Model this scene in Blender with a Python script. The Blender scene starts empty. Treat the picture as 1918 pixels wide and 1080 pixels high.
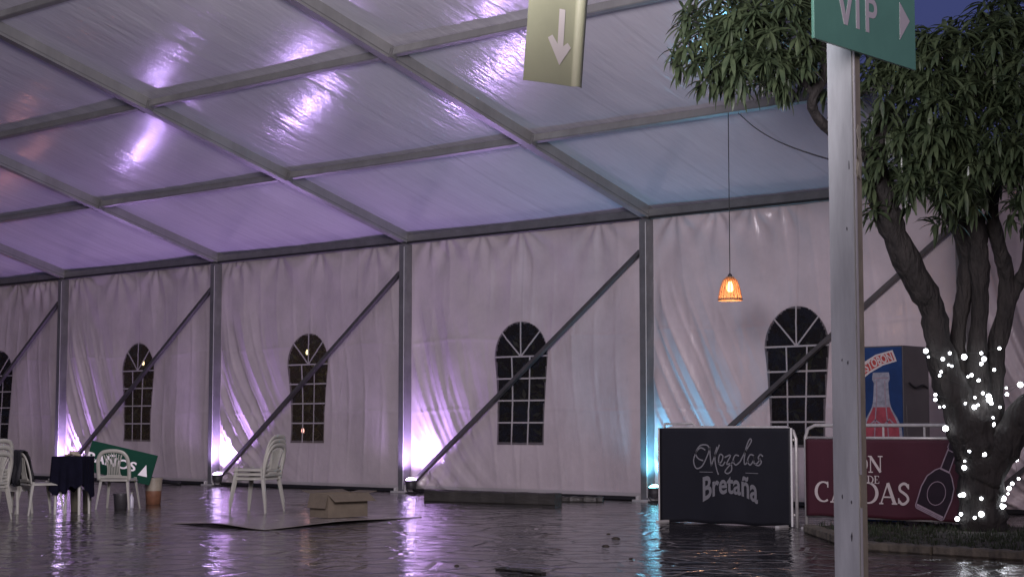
import bpy, math, random
import numpy as np
from mathutils import Vector, Matrix, Euler
R = math.radians
random.seed(7); rng = np.random.default_rng(11)
scene = bpy.context.scene

# ------------------------------------------------------------------ camera
CAM = Vector((29.869, -19.519, 1.058)); YAW, PITCH, FPX = 0.73183, 0.08216, 3155.76
cd = bpy.data.cameras.new('camera'); cam = bpy.data.objects.new('camera', cd)
scene.collection.objects.link(cam); scene.camera = cam
cam.location = CAM; cam.rotation_euler = (math.pi/2 + PITCH, 0, YAW)
cd.sensor_width = 36; cd.lens = FPX/1918*36; cd.clip_start = .1; cd.clip_end = 500

# ------------------------------------------------------------------ night sky, ambient glow of the grounds, exposure
w = bpy.data.worlds.new('World'); scene.world = w; w.use_nodes = True
nt = w.node_tree; bg = nt.nodes['Background']
sky = nt.nodes.new('ShaderNodeTexSky'); sky.sky_type = 'NISHITA'; sky.sun_disc = False
SUN_EL, SUN_AZ = 11.0, 136.0           # low soft glow coming from behind the camera, right
sky.sun_elevation = R(-1.0); sky.sun_rotation = R(SUN_AZ); sky.altitude = 800; sky.ozone_density = 6; sky.dust_density = .3
hs_ = nt.nodes.new('ShaderNodeHueSaturation'); hs_.inputs['Saturation'].default_value = .8; nt.links.new(sky.outputs[0], hs_.inputs['Color']); nt.links.new(hs_.outputs[0], bg.inputs[0]); bg.inputs[1].default_value = .5
sl = bpy.data.lights.new('sun', 'SUN'); so = bpy.data.objects.new('sun', sl); scene.collection.objects.link(so)
sl.energy = 1.02; sl.angle = R(50); sl.color = (1.0, .79, .75)
a = R(SUN_AZ); to_sun = Vector((math.sin(a)*math.cos(R(SUN_EL)), math.cos(a)*math.cos(R(SUN_EL)), math.sin(R(SUN_EL))))
so.rotation_euler = to_sun.to_track_quat('Z', 'Y').to_euler(); so.location = (30, -30, 20)
vs = scene.view_settings
vs.view_transform = 'Standard'; vs.look = 'None'; vs.gamma = 1; vs.use_curve_mapping = False; vs.exposure = 0
cy = scene.cycles
cy.use_denoising = True; cy.max_bounces = 8; cy.sample_clamp_indirect = 10; cy.caustics_reflective = False; cy.caustics_refractive = False
try: cy.denoiser = 'OPENIMAGEDENOISE'
except Exception: pass

# ------------------------------------------------------------------ pixel -> world (surveyed camera)
_m = Euler((math.pi/2 + PITCH, 0, YAW)).to_matrix()
def ray(x, y): return _m @ Vector(((x-959)/FPX, -(y-540)/FPX, -1))
def at(x, y, d): return CAM + ray(x, y)*d
def onY(x, y, Y): r = ray(x, y); return CAM + r*((Y-CAM.y)/r.y)
def onX(x, y, X): r = ray(x, y); return CAM + r*((X-CAM.x)/r.x)
def ground(x, y, z=0): r = ray(x, y); return CAM + r*((z-CAM.z)/r.z)

# ------------------------------------------------------------------ mesh helpers
class MB:
    def __init__(s): s.v = []; s.f = []
    def add(s, v, f):
        n = len(s.v); s.v += [tuple(p) for p in v]; s.f += [tuple(i+n for i in q) for q in f]; return s
    def box(s, c, d, rot=None, bev=0):
        x, y, z = d[0]/2, d[1]/2, d[2]/2
        if bev:
            b = min(bev, x*.9, y*.9, z*.9); P = []
            for sz in (-1, 1):
                for lev in ((0, 1), (1, 0)) if sz < 0 else ((1, 0), (0, 1)):
                    inset, outz = (b, z) if lev[0] == 0 else (0, z-b)
                    for px, py in ((-1,-1),(1,-1),(1,1),(-1,1)):
                        P += [(px*(x-inset), py*(y-inset-(0 if inset else 0)), sz*outz)]
            V = [Vector(p) for p in P]; Fc = [(3,2,1,0)]
            for k in range(3):
                for i in range(4): Fc.append((k*4+i, k*4+(i+1)%4, k*4+4+(i+1)%4, k*4+4+i))
            Fc.append((12,13,14,15))
        else:
            V = [Vector((i*x, j*y, k*z)) for k in (-1,1) for i, j in ((-1,-1),(1,-1),(1,1),(-1,1))]
            Fc = [(3,2,1,0),(4,5,6,7),(0,1,5,4),(1,2,6,5),(2,3,7,6),(3,0,4,7)]
        if rot is not None: V = [rot @ p for p in V]
        return s.add([p+Vector(c) for p in V], Fc)
    def bar(s, a, b, wx, wz, up=(0,0,1)):
        a = Vector(a); b = Vector(b); d = (b-a); L = d.length; d.normalize(); up = Vector(up)
        if abs(d.dot(up)) > .99: up = Vector((0,1,0))
        x = d.cross(up).normalized(); z = x.cross(d)
        m = Matrix((x, d, z)).transposed()
        return s.box((a+b)/2, (wx, L, wz), m)
    def tube(s, pts, rad, n=8, cap=True, flat=1.0, upv=None):
        pts = [Vector(p) for p in pts]
        if not hasattr(rad, '__len__'): rad = [rad]*len(pts)
        V = []; Fc = []; ref = None
        for i, p in enumerate(pts):
            t = (pts[min(i+1, len(pts)-1)] - pts[max(i-1, 0)]).normalized()
            if ref is None:
                ref = Vector(upv) if upv else (Vector((0,0,1)) if abs(t.z) < .9 else Vector((1,0,0)))
            x = (ref - t*ref.dot(t)).normalized(); y = t.cross(x); ref = x
            for k in range(n):
                an = 2*math.pi*k/n; V.append(p + x*(math.cos(an)*rad[i]) + y*(math.sin(an)*rad[i]*flat))
        for i in range(len(pts)-1):
            for k in range(n): Fc.append((i*n+k, i*n+(k+1)%n, (i+1)*n+(k+1)%n, (i+1)*n+k))
        if cap: Fc += [tuple(range(n))[::-1], tuple(range((len(pts)-1)*n, len(pts)*n))]
        return s.add(V, Fc)
    def lathe(s, prof, n=20, o=(0,0,0), cap=True):
        V = []; Fc = []
        for r_, z in prof:
            for k in range(n): a_ = 2*math.pi*k/n; V.append((o[0]+r_*math.cos(a_), o[1]+r_*math.sin(a_), o[2]+z))
        for i in range(len(prof)-1):
            for k in range(n): Fc.append((i*n+k, i*n+(k+1)%n, (i+1)*n+(k+1)%n, (i+1)*n+k))
        if cap: Fc += [tuple(range(n))[::-1], tuple(range((len(prof)-1)*n, len(prof)*n))]
        return s.add(V, Fc)
    def prism(s, poly, o, ex, ey, th):
        """flat polygon (2D list) in plane o+ex*u+ey*v, thickened both ways along ex x ey by th"""
        o = Vector(o); ex = Vector(ex); ey = Vector(ey); nn = ex.cross(ey).normalized()*th
        n = len(poly); V = [o+ex*u+ey*v for u, v in poly] + [o+ex*u+ey*v+nn for u, v in poly]
        Fc = [tuple(range(n))[::-1], tuple(range(n, 2*n))] + [(i, (i+1)%n, n+(i+1)%n, n+i) for i in range(n)]
        return s.add(V, Fc)
    def ribbon(s, pts, wd, o, ex, ey, th=.002):
        """stroke of width wd through 2D points (wd may be a list), in plane"""
        o = Vector(o); ex = Vector(ex); ey = Vector(ey); nn = ex.cross(ey).normalized()*th
        P = [Vector(p) for p in pts]; n = len(P); V = []; Fc = []
        if not hasattr(wd, '__len__'): wd = [wd]*n
        for i, p in enumerate(P):
            t = (P[min(i+1, n-1)]-P[max(i-1, 0)])
            t = t.normalized() if t.length > 1e-9 else Vector((1,0))
            q = Vector((-t.y, t.x))*wd[i]/2
            for sgn in (1, -1): u = p+q*sgn; V.append(o+ex*u.x+ey*u.y+nn)
        for i in range(n-1): Fc.append((2*i, 2*i+1, 2*i+3, 2*i+2))
        return s.add(V, Fc)
    def mesh(s, name, smooth=False):
        me = bpy.data.meshes.new(name); me.from_pydata(s.v, [], s.f); me.update()
        if smooth: me.polygons.foreach_set('use_smooth', [True]*len(me.polygons))
        return me
    def build(s, name, mat, parent=None, smooth=False, bevel=0, label=None):
        o = link(name, s.mesh(name, smooth), mat, parent)
        if label: o['label'] = label
        if bevel:
            m = o.modifiers.new('bevel', 'BEVEL'); m.width = bevel; m.segments = 2; m.limit_method = 'ANGLE'
        return o
def link(name, me, mat, parent=None):
    o = bpy.data.objects.new(name, me); scene.collection.objects.link(o)
    if mat and not me.materials: me.materials.append(mat)
    if parent: o.parent = parent
    return o
def tag(o, label, cat, group=None):
    o['label'] = label; o['category'] = cat
    if group: o['group'] = group
    return o
def thing(name, label, cat, loc=(0,0,0), rz=0, group=None):
    o = bpy.data.objects.new(name, None); scene.collection.objects.link(o); o.empty_display_size = .1
    o.location = loc; o.rotation_euler = (0,0,rz); return tag(o, label, cat, group)
def copy_tree(o, parent=None):
    c = o.copy(); scene.collection.objects.link(c); c.parent = parent
    for ch in list(o.children): copy_tree(ch, c)
    return c
def npmesh(name, V, Fq, smooth=True):
    me = bpy.data.meshes.new(name); V = np.asarray(V, np.float32); Fq = np.asarray(Fq, np.int32)
    me.vertices.add(len(V)); me.vertices.foreach_set('co', V.ravel())
    me.loops.add(Fq.size); me.loops.foreach_set('vertex_index', Fq.ravel())
    me.polygons.add(len(Fq)); me.polygons.foreach_set('loop_start', np.arange(len(Fq), dtype=np.int32)*Fq.shape[1])
    me.polygons.foreach_set('use_smooth', [smooth]*len(Fq)); me.update(calc_edges=True); me.validate(); return me
def catmull(P, n=6):
    P = [Vector(p) for p in P]; out = []
    for i in range(len(P)-1):
        a_, b_, c_, d_ = P[max(i-1,0)], P[i], P[i+1], P[min(i+2, len(P)-1)]
        for k in range(n):
            t = k/n; out.append(.5*((2*b_)+(c_-a_)*t+(2*a_-5*b_+4*c_-d_)*t*t+(3*b_-a_-3*c_+d_)*t**3))
    out.append(P[-1]); return out

# ------------------------------------------------------------------ materials
def mat(name, col, rough=.5, metal=0, spec=.5, noise=0, nscale=6, col2=None, bump=0, bscale=40, stretch=(1,1,1), rvar=0, coat=0, emit=None, estr=0, trans=0, aniso=0):
    m = bpy.data.materials.new(name); m.use_nodes = True; n = m.node_tree.nodes; L = m.node_tree.links
    b = n['Principled BSDF']; b.inputs['Base Color'].default_value = (*col, 1); b.inputs['Roughness'].default_value = rough
    b.inputs['Metallic'].default_value = metal; b.inputs['Specular IOR Level'].default_value = spec
    b.inputs['Coat Weight'].default_value = coat; b.inputs['Anisotropic'].default_value = aniso
    if emit: b.inputs['Emission Color'].default_value = (*emit, 1); b.inputs['Emission Strength'].default_value = estr
    tc = n.new('ShaderNodeTexCoord'); mp = n.new('ShaderNodeMapping'); mp.inputs['Scale'].default_value = stretch
    L.new(tc.outputs['Object'], mp.inputs[0])
    if noise or col2 or rvar:
        t = n.new('ShaderNodeTexNoise'); t.inputs['Scale'].default_value = nscale; t.inputs['Detail'].default_value = 6; t.inputs['Roughness'].default_value = .62
        L.new(mp.outputs[0], t.inputs[0])
        r = n.new('ShaderNodeValToRGB'); r.color_ramp.elements[0].position = .32; r.color_ramp.elements[1].position = .68
        c2 = col2 or tuple(c*(1-noise) for c in col)
        r.color_ramp.elements[0].color = (*c2, 1); r.color_ramp.elements[1].color = (*col, 1)
        L.new(t.outputs[0], r.inputs[0]); L.new(r.outputs[0], b.inputs['Base Color'])
        if rvar:
            mr = n.new('ShaderNodeMapRange'); mr.inputs[1].default_value = .3; mr.inputs[2].default_value = .7
            mr.inputs[3].default_value = max(.02, rough-rvar); mr.inputs[4].default_value = min(1, rough+rvar)
            L.new(t.outputs[0], mr.inputs[0]); L.new(mr.outputs[0], b.inputs['Roughness'])
    if bump:
        t = n.new('ShaderNodeTexNoise'); t.inputs['Scale'].default_value = bscale; t.inputs['Detail'].default_value = 4
        L.new(mp.outputs[0], t.inputs[0]); bp = n.new('ShaderNodeBump'); bp.inputs['Strength'].default_value = bump; bp.inputs['Distance'].default_value = .02
        L.new(t.outputs[0], bp.inputs['Height']); L.new(bp.outputs[0], b.inputs['Normal'])
    if trans:
        tr = n.new('ShaderNodeBsdfTranslucent'); tr.inputs[0].default_value = (*col, 1)
        mx = n.new('ShaderNodeMixShader'); mx.inputs[0].default_value = trans
        L.new(b.outputs[0], mx.inputs[1]); L.new(tr.outputs[0], mx.inputs[2]); L.new(mx.outputs[0], n['Material Output'].inputs[0])
    return m
def bump_chain(m, layers):
    """stack bumps: list of (texture kind, scale, stretch, strength, distance, detail)"""
    n = m.node_tree.nodes; L = m.node_tree.links; b = n['Principled BSDF']; prev = None
    tc = n.new('ShaderNodeTexCoord')
    for kind, sc_, st, strength, dist, det in layers:
        mp = n.new('ShaderNodeMapping'); mp.inputs['Scale'].default_value = st; L.new(tc.outputs['Object'], mp.inputs[0])
        if kind == 'noise':
            t = n.new('ShaderNodeTexNoise'); t.inputs['Detail'].default_value = det; t.inputs['Scale'].default_value = sc_; out = t.outputs[0]
        else:
            t = n.new('ShaderNodeTexVoronoi'); t.feature = kind; t.inputs['Scale'].default_value = sc_; out = t.outputs['Distance']
        L.new(mp.outputs[0], t.inputs[0])
        if kind == 'DISTANCE_TO_EDGE':
            r = n.new('ShaderNodeMapRange'); r.inputs[2].default_value = .08; L.new(out, r.inputs[0]); out = r.outputs[0]
        bp = n.new('ShaderNodeBump'); bp.inputs['Strength'].default_value = strength; bp.inputs['Distance'].default_value = dist
        L.new(out, bp.inputs['Height'])
        if prev: L.new(prev.outputs[0], bp.inputs['Normal'])
        prev = bp
    L.new(prev.outputs[0], b.inputs['Normal']); return m
def emis(name, col, s):
    m = bpy.data.materials.new(name); m.use_nodes = True; n = m.node_tree.nodes; n.remove(n['Principled BSDF'])
    e = n.new('ShaderNodeEmission'); e.inputs[0].default_value = (*col, 1); e.inputs[1].default_value = s
    m.node_tree.links.new(e.outputs[0], n['Material Output'].inputs[0]); m.cycles.emission_sampling = 'NONE'; return m

M = {}
M['alu'] = mat('aluminium', (.34,.34,.33), .42, .55, noise=.25, nscale=3, stretch=(1,1,.3), bump=.04, bscale=60)
M['alu_dark'] = mat('aged_aluminium', (.20,.20,.20), .45, .4, noise=.3, nscale=4, bump=.05, bscale=50)
M['alu_post'] = mat('weathered_post', (.78,.84,.82), .5, 0, noise=.3, nscale=9, stretch=(1,1,.15), rvar=.12, bump=.06, bscale=80)
M['alu_warm_lit'] = mat('stained_warm_lit_edge', (.52,.47,.34), .5, .1, noise=.4, nscale=14, stretch=(1,1,.3), bump=.06, bscale=80)  # warm light on the right face put into the colour, besides stains
M['brace'] = mat('dark_brace_tube', (.105,.10,.10), .45, .3, noise=.3, nscale=5)
M['keder'] = mat('pale_keder', (.6,.6,.58), .4)
M['rubber'] = mat('black_rubber', (.012,.012,.013), .6, bump=.1)
M['steel'] = mat('galvanised_steel', (.56,.55,.53), .38, .25, noise=.25, nscale=12, bump=.05, bscale=120)
M['wall'] = mat('side_wall_fabric', (.54,.48,.495), .24, spec=.5, noise=.2, nscale=1.1)
bump_chain(M['wall'], [('noise', 2.2, (1,1,.7), .35, .05, 3), ('noise', 3.2, (2.0,1,.55), .30, .022, 4), ('noise', 11, (1.5,1,.6), .35, .010, 4), ('noise', 60, (1,1,1), .15, .003, 2)])
M['roof'] = mat('roof_fabric', (.82,.79,.83), .20, spec=.55, noise=.10, nscale=.9, trans=.18, coat=.6)
M['roof'].node_tree.nodes['Principled BSDF'].inputs['Coat Roughness'].default_value = .15
bump_chain(M['roof'], [('noise', 1.0, (1.2,.5,1), .16, .05, 2), ('noise', 9, (1.5,.07,1), .42, .016, 3), ('noise', 16, (2.2,.12,1), .22, .006, 2)])
def seams(m, period, wd, axis='X', dark=.90):
    t = m.node_tree; n = t.nodes; L_ = t.links; b = n['Principled BSDF']; src = b.inputs['Base Color'].links[0].from_socket
    tc = n.new('ShaderNodeTexCoord'); sx = n.new('ShaderNodeSeparateXYZ'); L_.new(tc.outputs['Object'], sx.inputs[0])
    md = n.new('ShaderNodeMath'); md.operation = 'PINGPONG'; md.inputs[1].default_value = period/2; L_.new(sx.outputs[axis], md.inputs[0])
    lt = n.new('ShaderNodeMath'); lt.operation = 'LESS_THAN'; lt.inputs[1].default_value = wd; L_.new(md.outputs[0], lt.inputs[0])
    mx = n.new('ShaderNodeMix'); mx.data_type = 'RGBA'; mx.blend_type = 'MULTIPLY'; mx.inputs['B'].default_value = (dark,dark,dark,1)
    L_.new(lt.outputs[0], mx.inputs['Factor']); L_.new(src, mx.inputs['A']); L_.new(mx.outputs['Result'], b.inputs['Base Color'])
    bp = n.new('ShaderNodeBump'); bp.inputs['Strength'].default_value = .5; bp.inputs['Distance'].default_value = .004; nrm_ = b.inputs['Normal'].links[0].from_socket
    L_.new(nrm_, bp.inputs['Normal']); L_.new(lt.outputs[0], bp.inputs['Height']); L_.new(bp.outputs[0], b.inputs['Normal'])
seams(M['roof'], 5/3, .022); seams(M['wall'], 5/2, .018, 'X', .93)
_n = M['roof'].node_tree; _b = _n.nodes['Principled BSDF']; _n.links.new(_b.inputs['Normal'].links[0].from_socket, _b.inputs['Coat Normal'])
M['floor'] = mat('wet_paving', (.070,.064,.058), .12, spec=.75, col2=(.030,.028,.026), nscale=1.1, rvar=.10)
bump_chain(M['floor'], [('noise', 1.1, (1,1,1), .30, .05, 2), ('noise', 3.6, (1,1,1), .52, .035, 3), ('DISTANCE_TO_EDGE', 2.1, (1,1,1), .5, .016, 0), ('noise', 17, (1,1,1), .35, .010, 2)])
def cells(m, sc_, lo_, hi_):
    t = m.node_tree; n = t.nodes; L_ = t.links; b = n['Principled BSDF']; src = b.inputs['Base Color'].links[0].from_socket
    tc = n.new('ShaderNodeTexCoord'); v = n.new('ShaderNodeTexVoronoi'); v.inputs['Scale'].default_value = sc_; L_.new(tc.outputs['Object'], v.inputs[0])
    sp_ = n.new('ShaderNodeSeparateColor'); L_.new(v.outputs['Color'], sp_.inputs[0]); mr = n.new('ShaderNodeMapRange'); mr.inputs[3].default_value = lo_; mr.inputs[4].default_value = hi_; L_.new(sp_.outputs[0], mr.inputs[0])
    e = n.new('ShaderNodeTexVoronoi'); e.feature = 'DISTANCE_TO_EDGE'; e.inputs['Scale'].default_value = sc_; L_.new(tc.outputs['Object'], e.inputs[0])
    er = n.new('ShaderNodeMapRange'); er.inputs[2].default_value = .05; er.inputs[3].default_value = .45; L_.new(e.outputs[0], er.inputs[0])
    mu = n.new('ShaderNodeMath'); mu.operation = 'MULTIPLY'; L_.new(mr.outputs[0], mu.inputs[0]); L_.new(er.outputs[0], mu.inputs[1])
    mx = n.new('ShaderNodeMix'); mx.data_type = 'RGBA'; mx.blend_type = 'MULTIPLY'; mx.inputs['Factor'].default_value = 1; L_.new(src, mx.inputs['A']); L_.new(mu.outputs[0], mx.inputs['B']); L_.new(mx.outputs['Result'], b.inputs['Base Color'])
cells(M['floor'], 2.1, .65, 1.35)
M['soil'] = mat('dark_soil', (.045,.036,.026), .9, noise=.5, nscale=7, bump=.8, bscale=20)
M['grass'] = mat('grass', (.040,.055,.024), .6, noise=.5, nscale=2.5, trans=.2)
M['kerb'] = mat('kerb_stone', (.17,.15,.11), .75, noise=.45, nscale=8, bump=.5, bscale=30)
M['bark'] = mat('bark', (.030,.026,.023), .85, noise=.6, nscale=9, stretch=(1,1,.30), bump=1.0, bscale=16)
[n for n in M['bark'].node_tree.nodes if n.type == 'BUMP'][0].inputs['Distance'].default_value = .07
M['leaf'] = mat('mango_leaf', (.095,.125,.062), .33, spec=.6, col2=(.030,.050,.026), nscale=6.5, trans=.16)
for _nd in [n for n in M['leaf'].node_tree.nodes if n.type == 'MAPPING']:
    _g = M['leaf'].node_tree.nodes.new('ShaderNodeNewGeometry'); M['leaf'].node_tree.links.new(_g.outputs['Position'], _nd.inputs[0])
M['twig'] = mat('twig', (.06,.06,.035), .8)
M['white_plastic'] = mat('white_plastic', (.35,.345,.30), .38, noise=.15, nscale=9)
M['navy'] = mat('navy_cloth', (.005,.005,.013), .9, spec=.1, noise=.4, nscale=12, bump=.3, bscale=90)
M['jacket'] = mat('black_jacket', (.010,.010,.012), .75, bump=.4, bscale=40)
M['card'] = mat('cardboard', (.13,.105,.075), .8, noise=.25, nscale=7, bump=.1, bscale=90)
M['board'] = mat('laminate_board', (.25,.22,.21), .22, noise=.35, nscale=3, rvar=.08)
M['board_edge'] = mat('board_edge', (.05,.04,.035), .8)
M['timber'] = mat('wet_timber', (.045,.042,.036), .5, noise=.5, nscale=5, stretch=(.3,1,1), bump=.5, bscale=25)
M['sign_green'] = mat('green_sign_panel', (.19,.46,.33), .35, noise=.12, nscale=4)
M['sign_dark'] = mat('deep_green_panel', (.004,.045,.027), .75, spec=.15, noise=.15, nscale=4)
M['sign_olive'] = mat('olive_vinyl', (.42,.44,.28), .32, noise=.10, nscale=5)
M['sign_white'] = mat('white_print', (.74,.70,.72), .5)
M['arrow_white'] = mat('faded_white_print', (.72,.68,.62), .45)
M['banner_navy'] = mat('dark_navy_banner', (.0045,.005,.009), .6, noise=.25, nscale=3, bump=.08, bscale=8)
M['banner_red'] = mat('maroon_banner', (.060,.014,.022), .5, noise=.18, nscale=3, bump=.08, bscale=8)
M['print_grey'] = mat('grey_print', (.14,.14,.15), .6)
M['print_cream'] = mat('cream_print', (.48,.43,.41), .6)
M['print_plum'] = mat('plum_print', (.018,.009,.015), .5, noise=.5, nscale=9)
M['print_pale'] = mat('pale_print', (.30,.23,.27), .5, noise=.3, nscale=12)
M['cooler_blue'] = mat('blue_print', (.013,.045,.150), .45, noise=.45, nscale=3)
M['cooler_grey'] = mat('grey_cabinet', (.11,.10,.10), .45, noise=.2, nscale=4)
M['cooler_red'] = mat('red_print', (.40,.06,.05), .45, noise=.2, nscale=9)
M['soda_red'] = mat('soda_print', (.36,.065,.085), .45, noise=.45, nscale=10)
M['glass_print'] = mat('glass_print', (.33,.33,.38), .45, noise=.5, nscale=16)
M['muntin'] = mat('white_welded_strip', (.36,.34,.34), .45)
M['bucket'] = mat('beige_bucket', (.33,.29,.22), .5, noise=.25, nscale=8)
M['bucket_low'] = mat('brown_paint_band', (.22,.10,.055), .5, noise=.35, nscale=10)
M['dark_plastic'] = mat('dark_plastic', (.035,.033,.036), .5)
M['olive_plastic'] = mat('olive_plastic', (.15,.14,.10), .6, noise=.3)
M['wire'] = mat('dark_wire', (.02,.022,.02), .6)
M['tape'] = mat('torn_tape', (.62,.60,.46), .6, noise=.4, nscale=20)
M['outer'] = mat('dark_sky_block', (.02,.02,.018), .9, noise=.5, nscale=2, bump=.3)
M['wicker'] = mat('wicker', (.50,.26,.13), .6, noise=.4, nscale=30)
M['bulb'] = emis('warm_bulb', (1.0,.66,.30), 9)
M['fairy'] = emis('fairy_bulb', (.90,.93,1.0), 13); M['fairy'].cycles.emission_sampling = 'FRONT'
def film(k1=.8, k2=.5, col=(.030,.028,.030), sp_=.9):
    m = mat('clear_film', col, .12, spec=sp_); n = m.node_tree.nodes; L = m.node_tree.links
    bump_chain(m, [('noise', 2.6, (1,1,.6), k1, .06, 3), ('noise', 10, (1,1,.5), k2, .014, 3)])
    t = n.new('ShaderNodeBsdfTransparent'); t.inputs[0].default_value = (.75,.75,.75,1); x = n.new('ShaderNodeMixShader'); x.inputs[0].default_value = .6
    L.new(n['Principled BSDF'].outputs[0], x.inputs[1]); L.new(t.outputs[0], x.inputs[2]); L.new(x.outputs[0], n['Material Output'].inputs[0]); return m
M['film'] = film(); M['film_crumpled'] = film(1.0, 1.0, (.085,.068,.045), 1.0)  # warm reflections on the left panes put into the crumpled film's colour
M['hedge'] = mat('hedge_leaf', (.12,.13,.06), .5, noise=.6, nscale=2)

# ------------------------------------------------------------------ ground
g = MB(); g.add([(-120,-140,0),(140,-140,0),(140,120,0),(-120,120,0)], [(0,1,2,3)])
o = g.build('ground', M['floor']); o['kind'] = 'structure'
BED = [(22.2,-6.5),(27,-6.9),(27,-3.3),(20.6,-3.3),(20.6,-4.7)]
b_ = MB(); b_.prism([(0,0)]*0 or BED, (0,0,.004), (1,0,0), (0,1,0), .05); o = b_.build('planting_bed', M['soil']); o['kind'] = 'structure'

# ------------------------------------------------------------------ the marquee
H = 4.081; TH = 0.27705; TT = math.tan(TH); DP = 2.731*math.cos(TH); BAY = 5.0; RIDGE = 10.2
tent = thing('marquee_tent', 'white fabric marquee with aluminium frame, arched film windows and sloping roof', 'tent')
K0, K1 = -2, 5
YF = .05                                              # plane of the wall fabric
pm = MB().box((0,-.035,H/2), (.13,.17,H), bev=.012); pme = pm.mesh('post')
ted = MB().box((.052,-.1225,H/2), (.010,.006,H-.1)).mesh('keder_light_strip')  # pale corner strip stands for light caught on the post edge
fac = MB(); fac.box((0,-.02,.012), (.34,.34,.024)); fac.box((.10,-.09,.07), (.05,.06,.10)); fac.box((-.09,-.12,.05), (.04,.05,.06)); fac.tube([(.12,-.14,.02),(.12,-.14,.09)], .018, 6); fac.tube([(-.12,-.14,.02),(-.12,-.14,.07)], .018, 6)
facm = fac.mesh('base_plate')
sl_d = Vector((0,-1,TT)).normalized(); sl_n = Vector((0,TT,1)).normalized()
rm = MB(); A = Vector((0,.10,H-.10*TT)) + sl_n*.10; B = Vector((0,-RIDGE,H+RIDGE*TT)) + sl_n*.10
rm.bar(A, B, .13, .20, up=sl_n); rme = rm.mesh('rafter')
rim = MB(); rim.bar(A+Vector((.067,0,0))-sl_n*.06, B+Vector((.067,0,0))-sl_n*.06, .006, .012, up=sl_n)
rime = rim.mesh('rafter_groove')
for k in range(K0, K1+1):
    o = link('post', pme, M['alu_dark'], tent); o.location.x = k*BAY
    c = link('keder_light_strip', ted, M['keder'], o)
    c = link('base_plate', facm, M['steel'], o)
    o = link('rafter', rme, M['alu'], tent); o.location.x = k*BAY
    c = link('rafter_groove', rime, M['alu_dark'], o)
# purlins, eave rails, braces, base rails: one of each per bay
pu = MB(); pu.box((BAY/2,0,.065), (BAY-.135,.085,.11), bev=.01); pum = pu.mesh('purlin')
cl = MB(); cl.box((.085,-.005,.03), (.05,.11,.13)); clm = cl.mesh('purlin_bracket')
ev = MB(); ev.box((BAY/2,.0,H+.075), (BAY-.135,.12,.15), bev=.01); evm = ev.mesh('eave_rail')
gv = MB(); gv.box((BAY/2,-.066,H+.02), (BAY-.14,.012,.035)); gvm = gv.mesh('eave_lip')
br = MB(); br.bar((.16,-.085,.10), (BAY-.07,-.085,.885*H), .055, .075, up=(0,-1,0)); brm = br.mesh('brace')
bc = MB(); bc.box((.14,-.085,.07), (.10,.09,.12)); bcm = bc.mesh('brace_clamp')
sk = MB(); sk.box((BAY/2,.03,.035), (BAY-.14,.05,.05)); skm = sk.mesh('base_rail')
for k in range(K0, K1):
    for n_ in (1,2,3):
        y = -n_*DP; o = link('purlin', pum, M['alu'], tent); o.location = (k*BAY, y, H+n_*DP*TT+.035); o.rotation_euler.x = -TH
        c = link('purlin_bracket', clm, M['alu_dark'], o)
        c = link('purlin_bracket', clm, M['alu_dark'], o); c.location.x = BAY-.17
    o = link('eave_rail', evm, M['alu_dark'], tent); o.location.x = k*BAY; link('eave_lip', gvm, M['rubber'], o)
    o = link('brace', brm, M['brace'], tent); o.location.x = k*BAY; link('brace_clamp', bcm, M['steel'], o)
    o = link('base_rail', skm, M['rubber'], tent); o.location.x = k*BAY
nr = MB(); nr.bar(Vector((25,-RIDGE,H+RIDGE*TT+.1)), Vector((25,-2*RIDGE,H+.1)), .13, .2); nr.build('rafter', M['alu'], tent)
rg = MB(); rg.box(((K0+K1)*BAY/2,-RIDGE-.05,H+RIDGE*TT+.1), ((K1-K0)*BAY,.12,.2)); rg.build('ridge_beam', M['alu'], tent)

# roof fabric: one panel per bay, sagging between purlins; the bay with the tree is left open
def roof_panel(k):
    nu, ns = 60, 22; edges = [-.18, DP, 2*DP, 3*DP, RIDGE]; Y = []
    for a_, b__ in zip(edges[:-1], edges[1:]): Y += list(np.linspace(a_, b__, ns, endpoint=False))
    Y.append(RIDGE); Y = np.array(Y); U = np.linspace(0, BAY, nu+1)
    uu, yy = np.meshgrid(U, Y); v = np.interp(yy, edges, [0,1,2,3,4]); cell = np.abs(np.sin(np.pi*v)); su = np.sin(np.pi*uu/BAY)
    ph = k*1.7
    sag = .045*cell*(su**.6) + .018*su
    wr = .0035*np.sin(uu*9+ph+1.2*np.sin(yy*.6+ph))*su*(.4+.6*np.sin(yy*1.1+ph)**2) + .002*np.sin(uu*23+ph*2+yy*.5)*su
    Z = H + yy*TT + (.185-sag+wr)
    V = np.stack([uu+k*BAY, -yy, Z], -1).reshape(-1,3); W = nu+1
    i = np.arange(len(Y)-1)[:,None]*W + np.arange(nu)[None,:]; i = i.ravel()
    return npmesh('roof_panel', V, np.stack([i, i+W, i+W+1, i+1], 1))
for k in range(K0, 4): link('roof_panel', roof_panel(k), M['roof'], tent)

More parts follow.
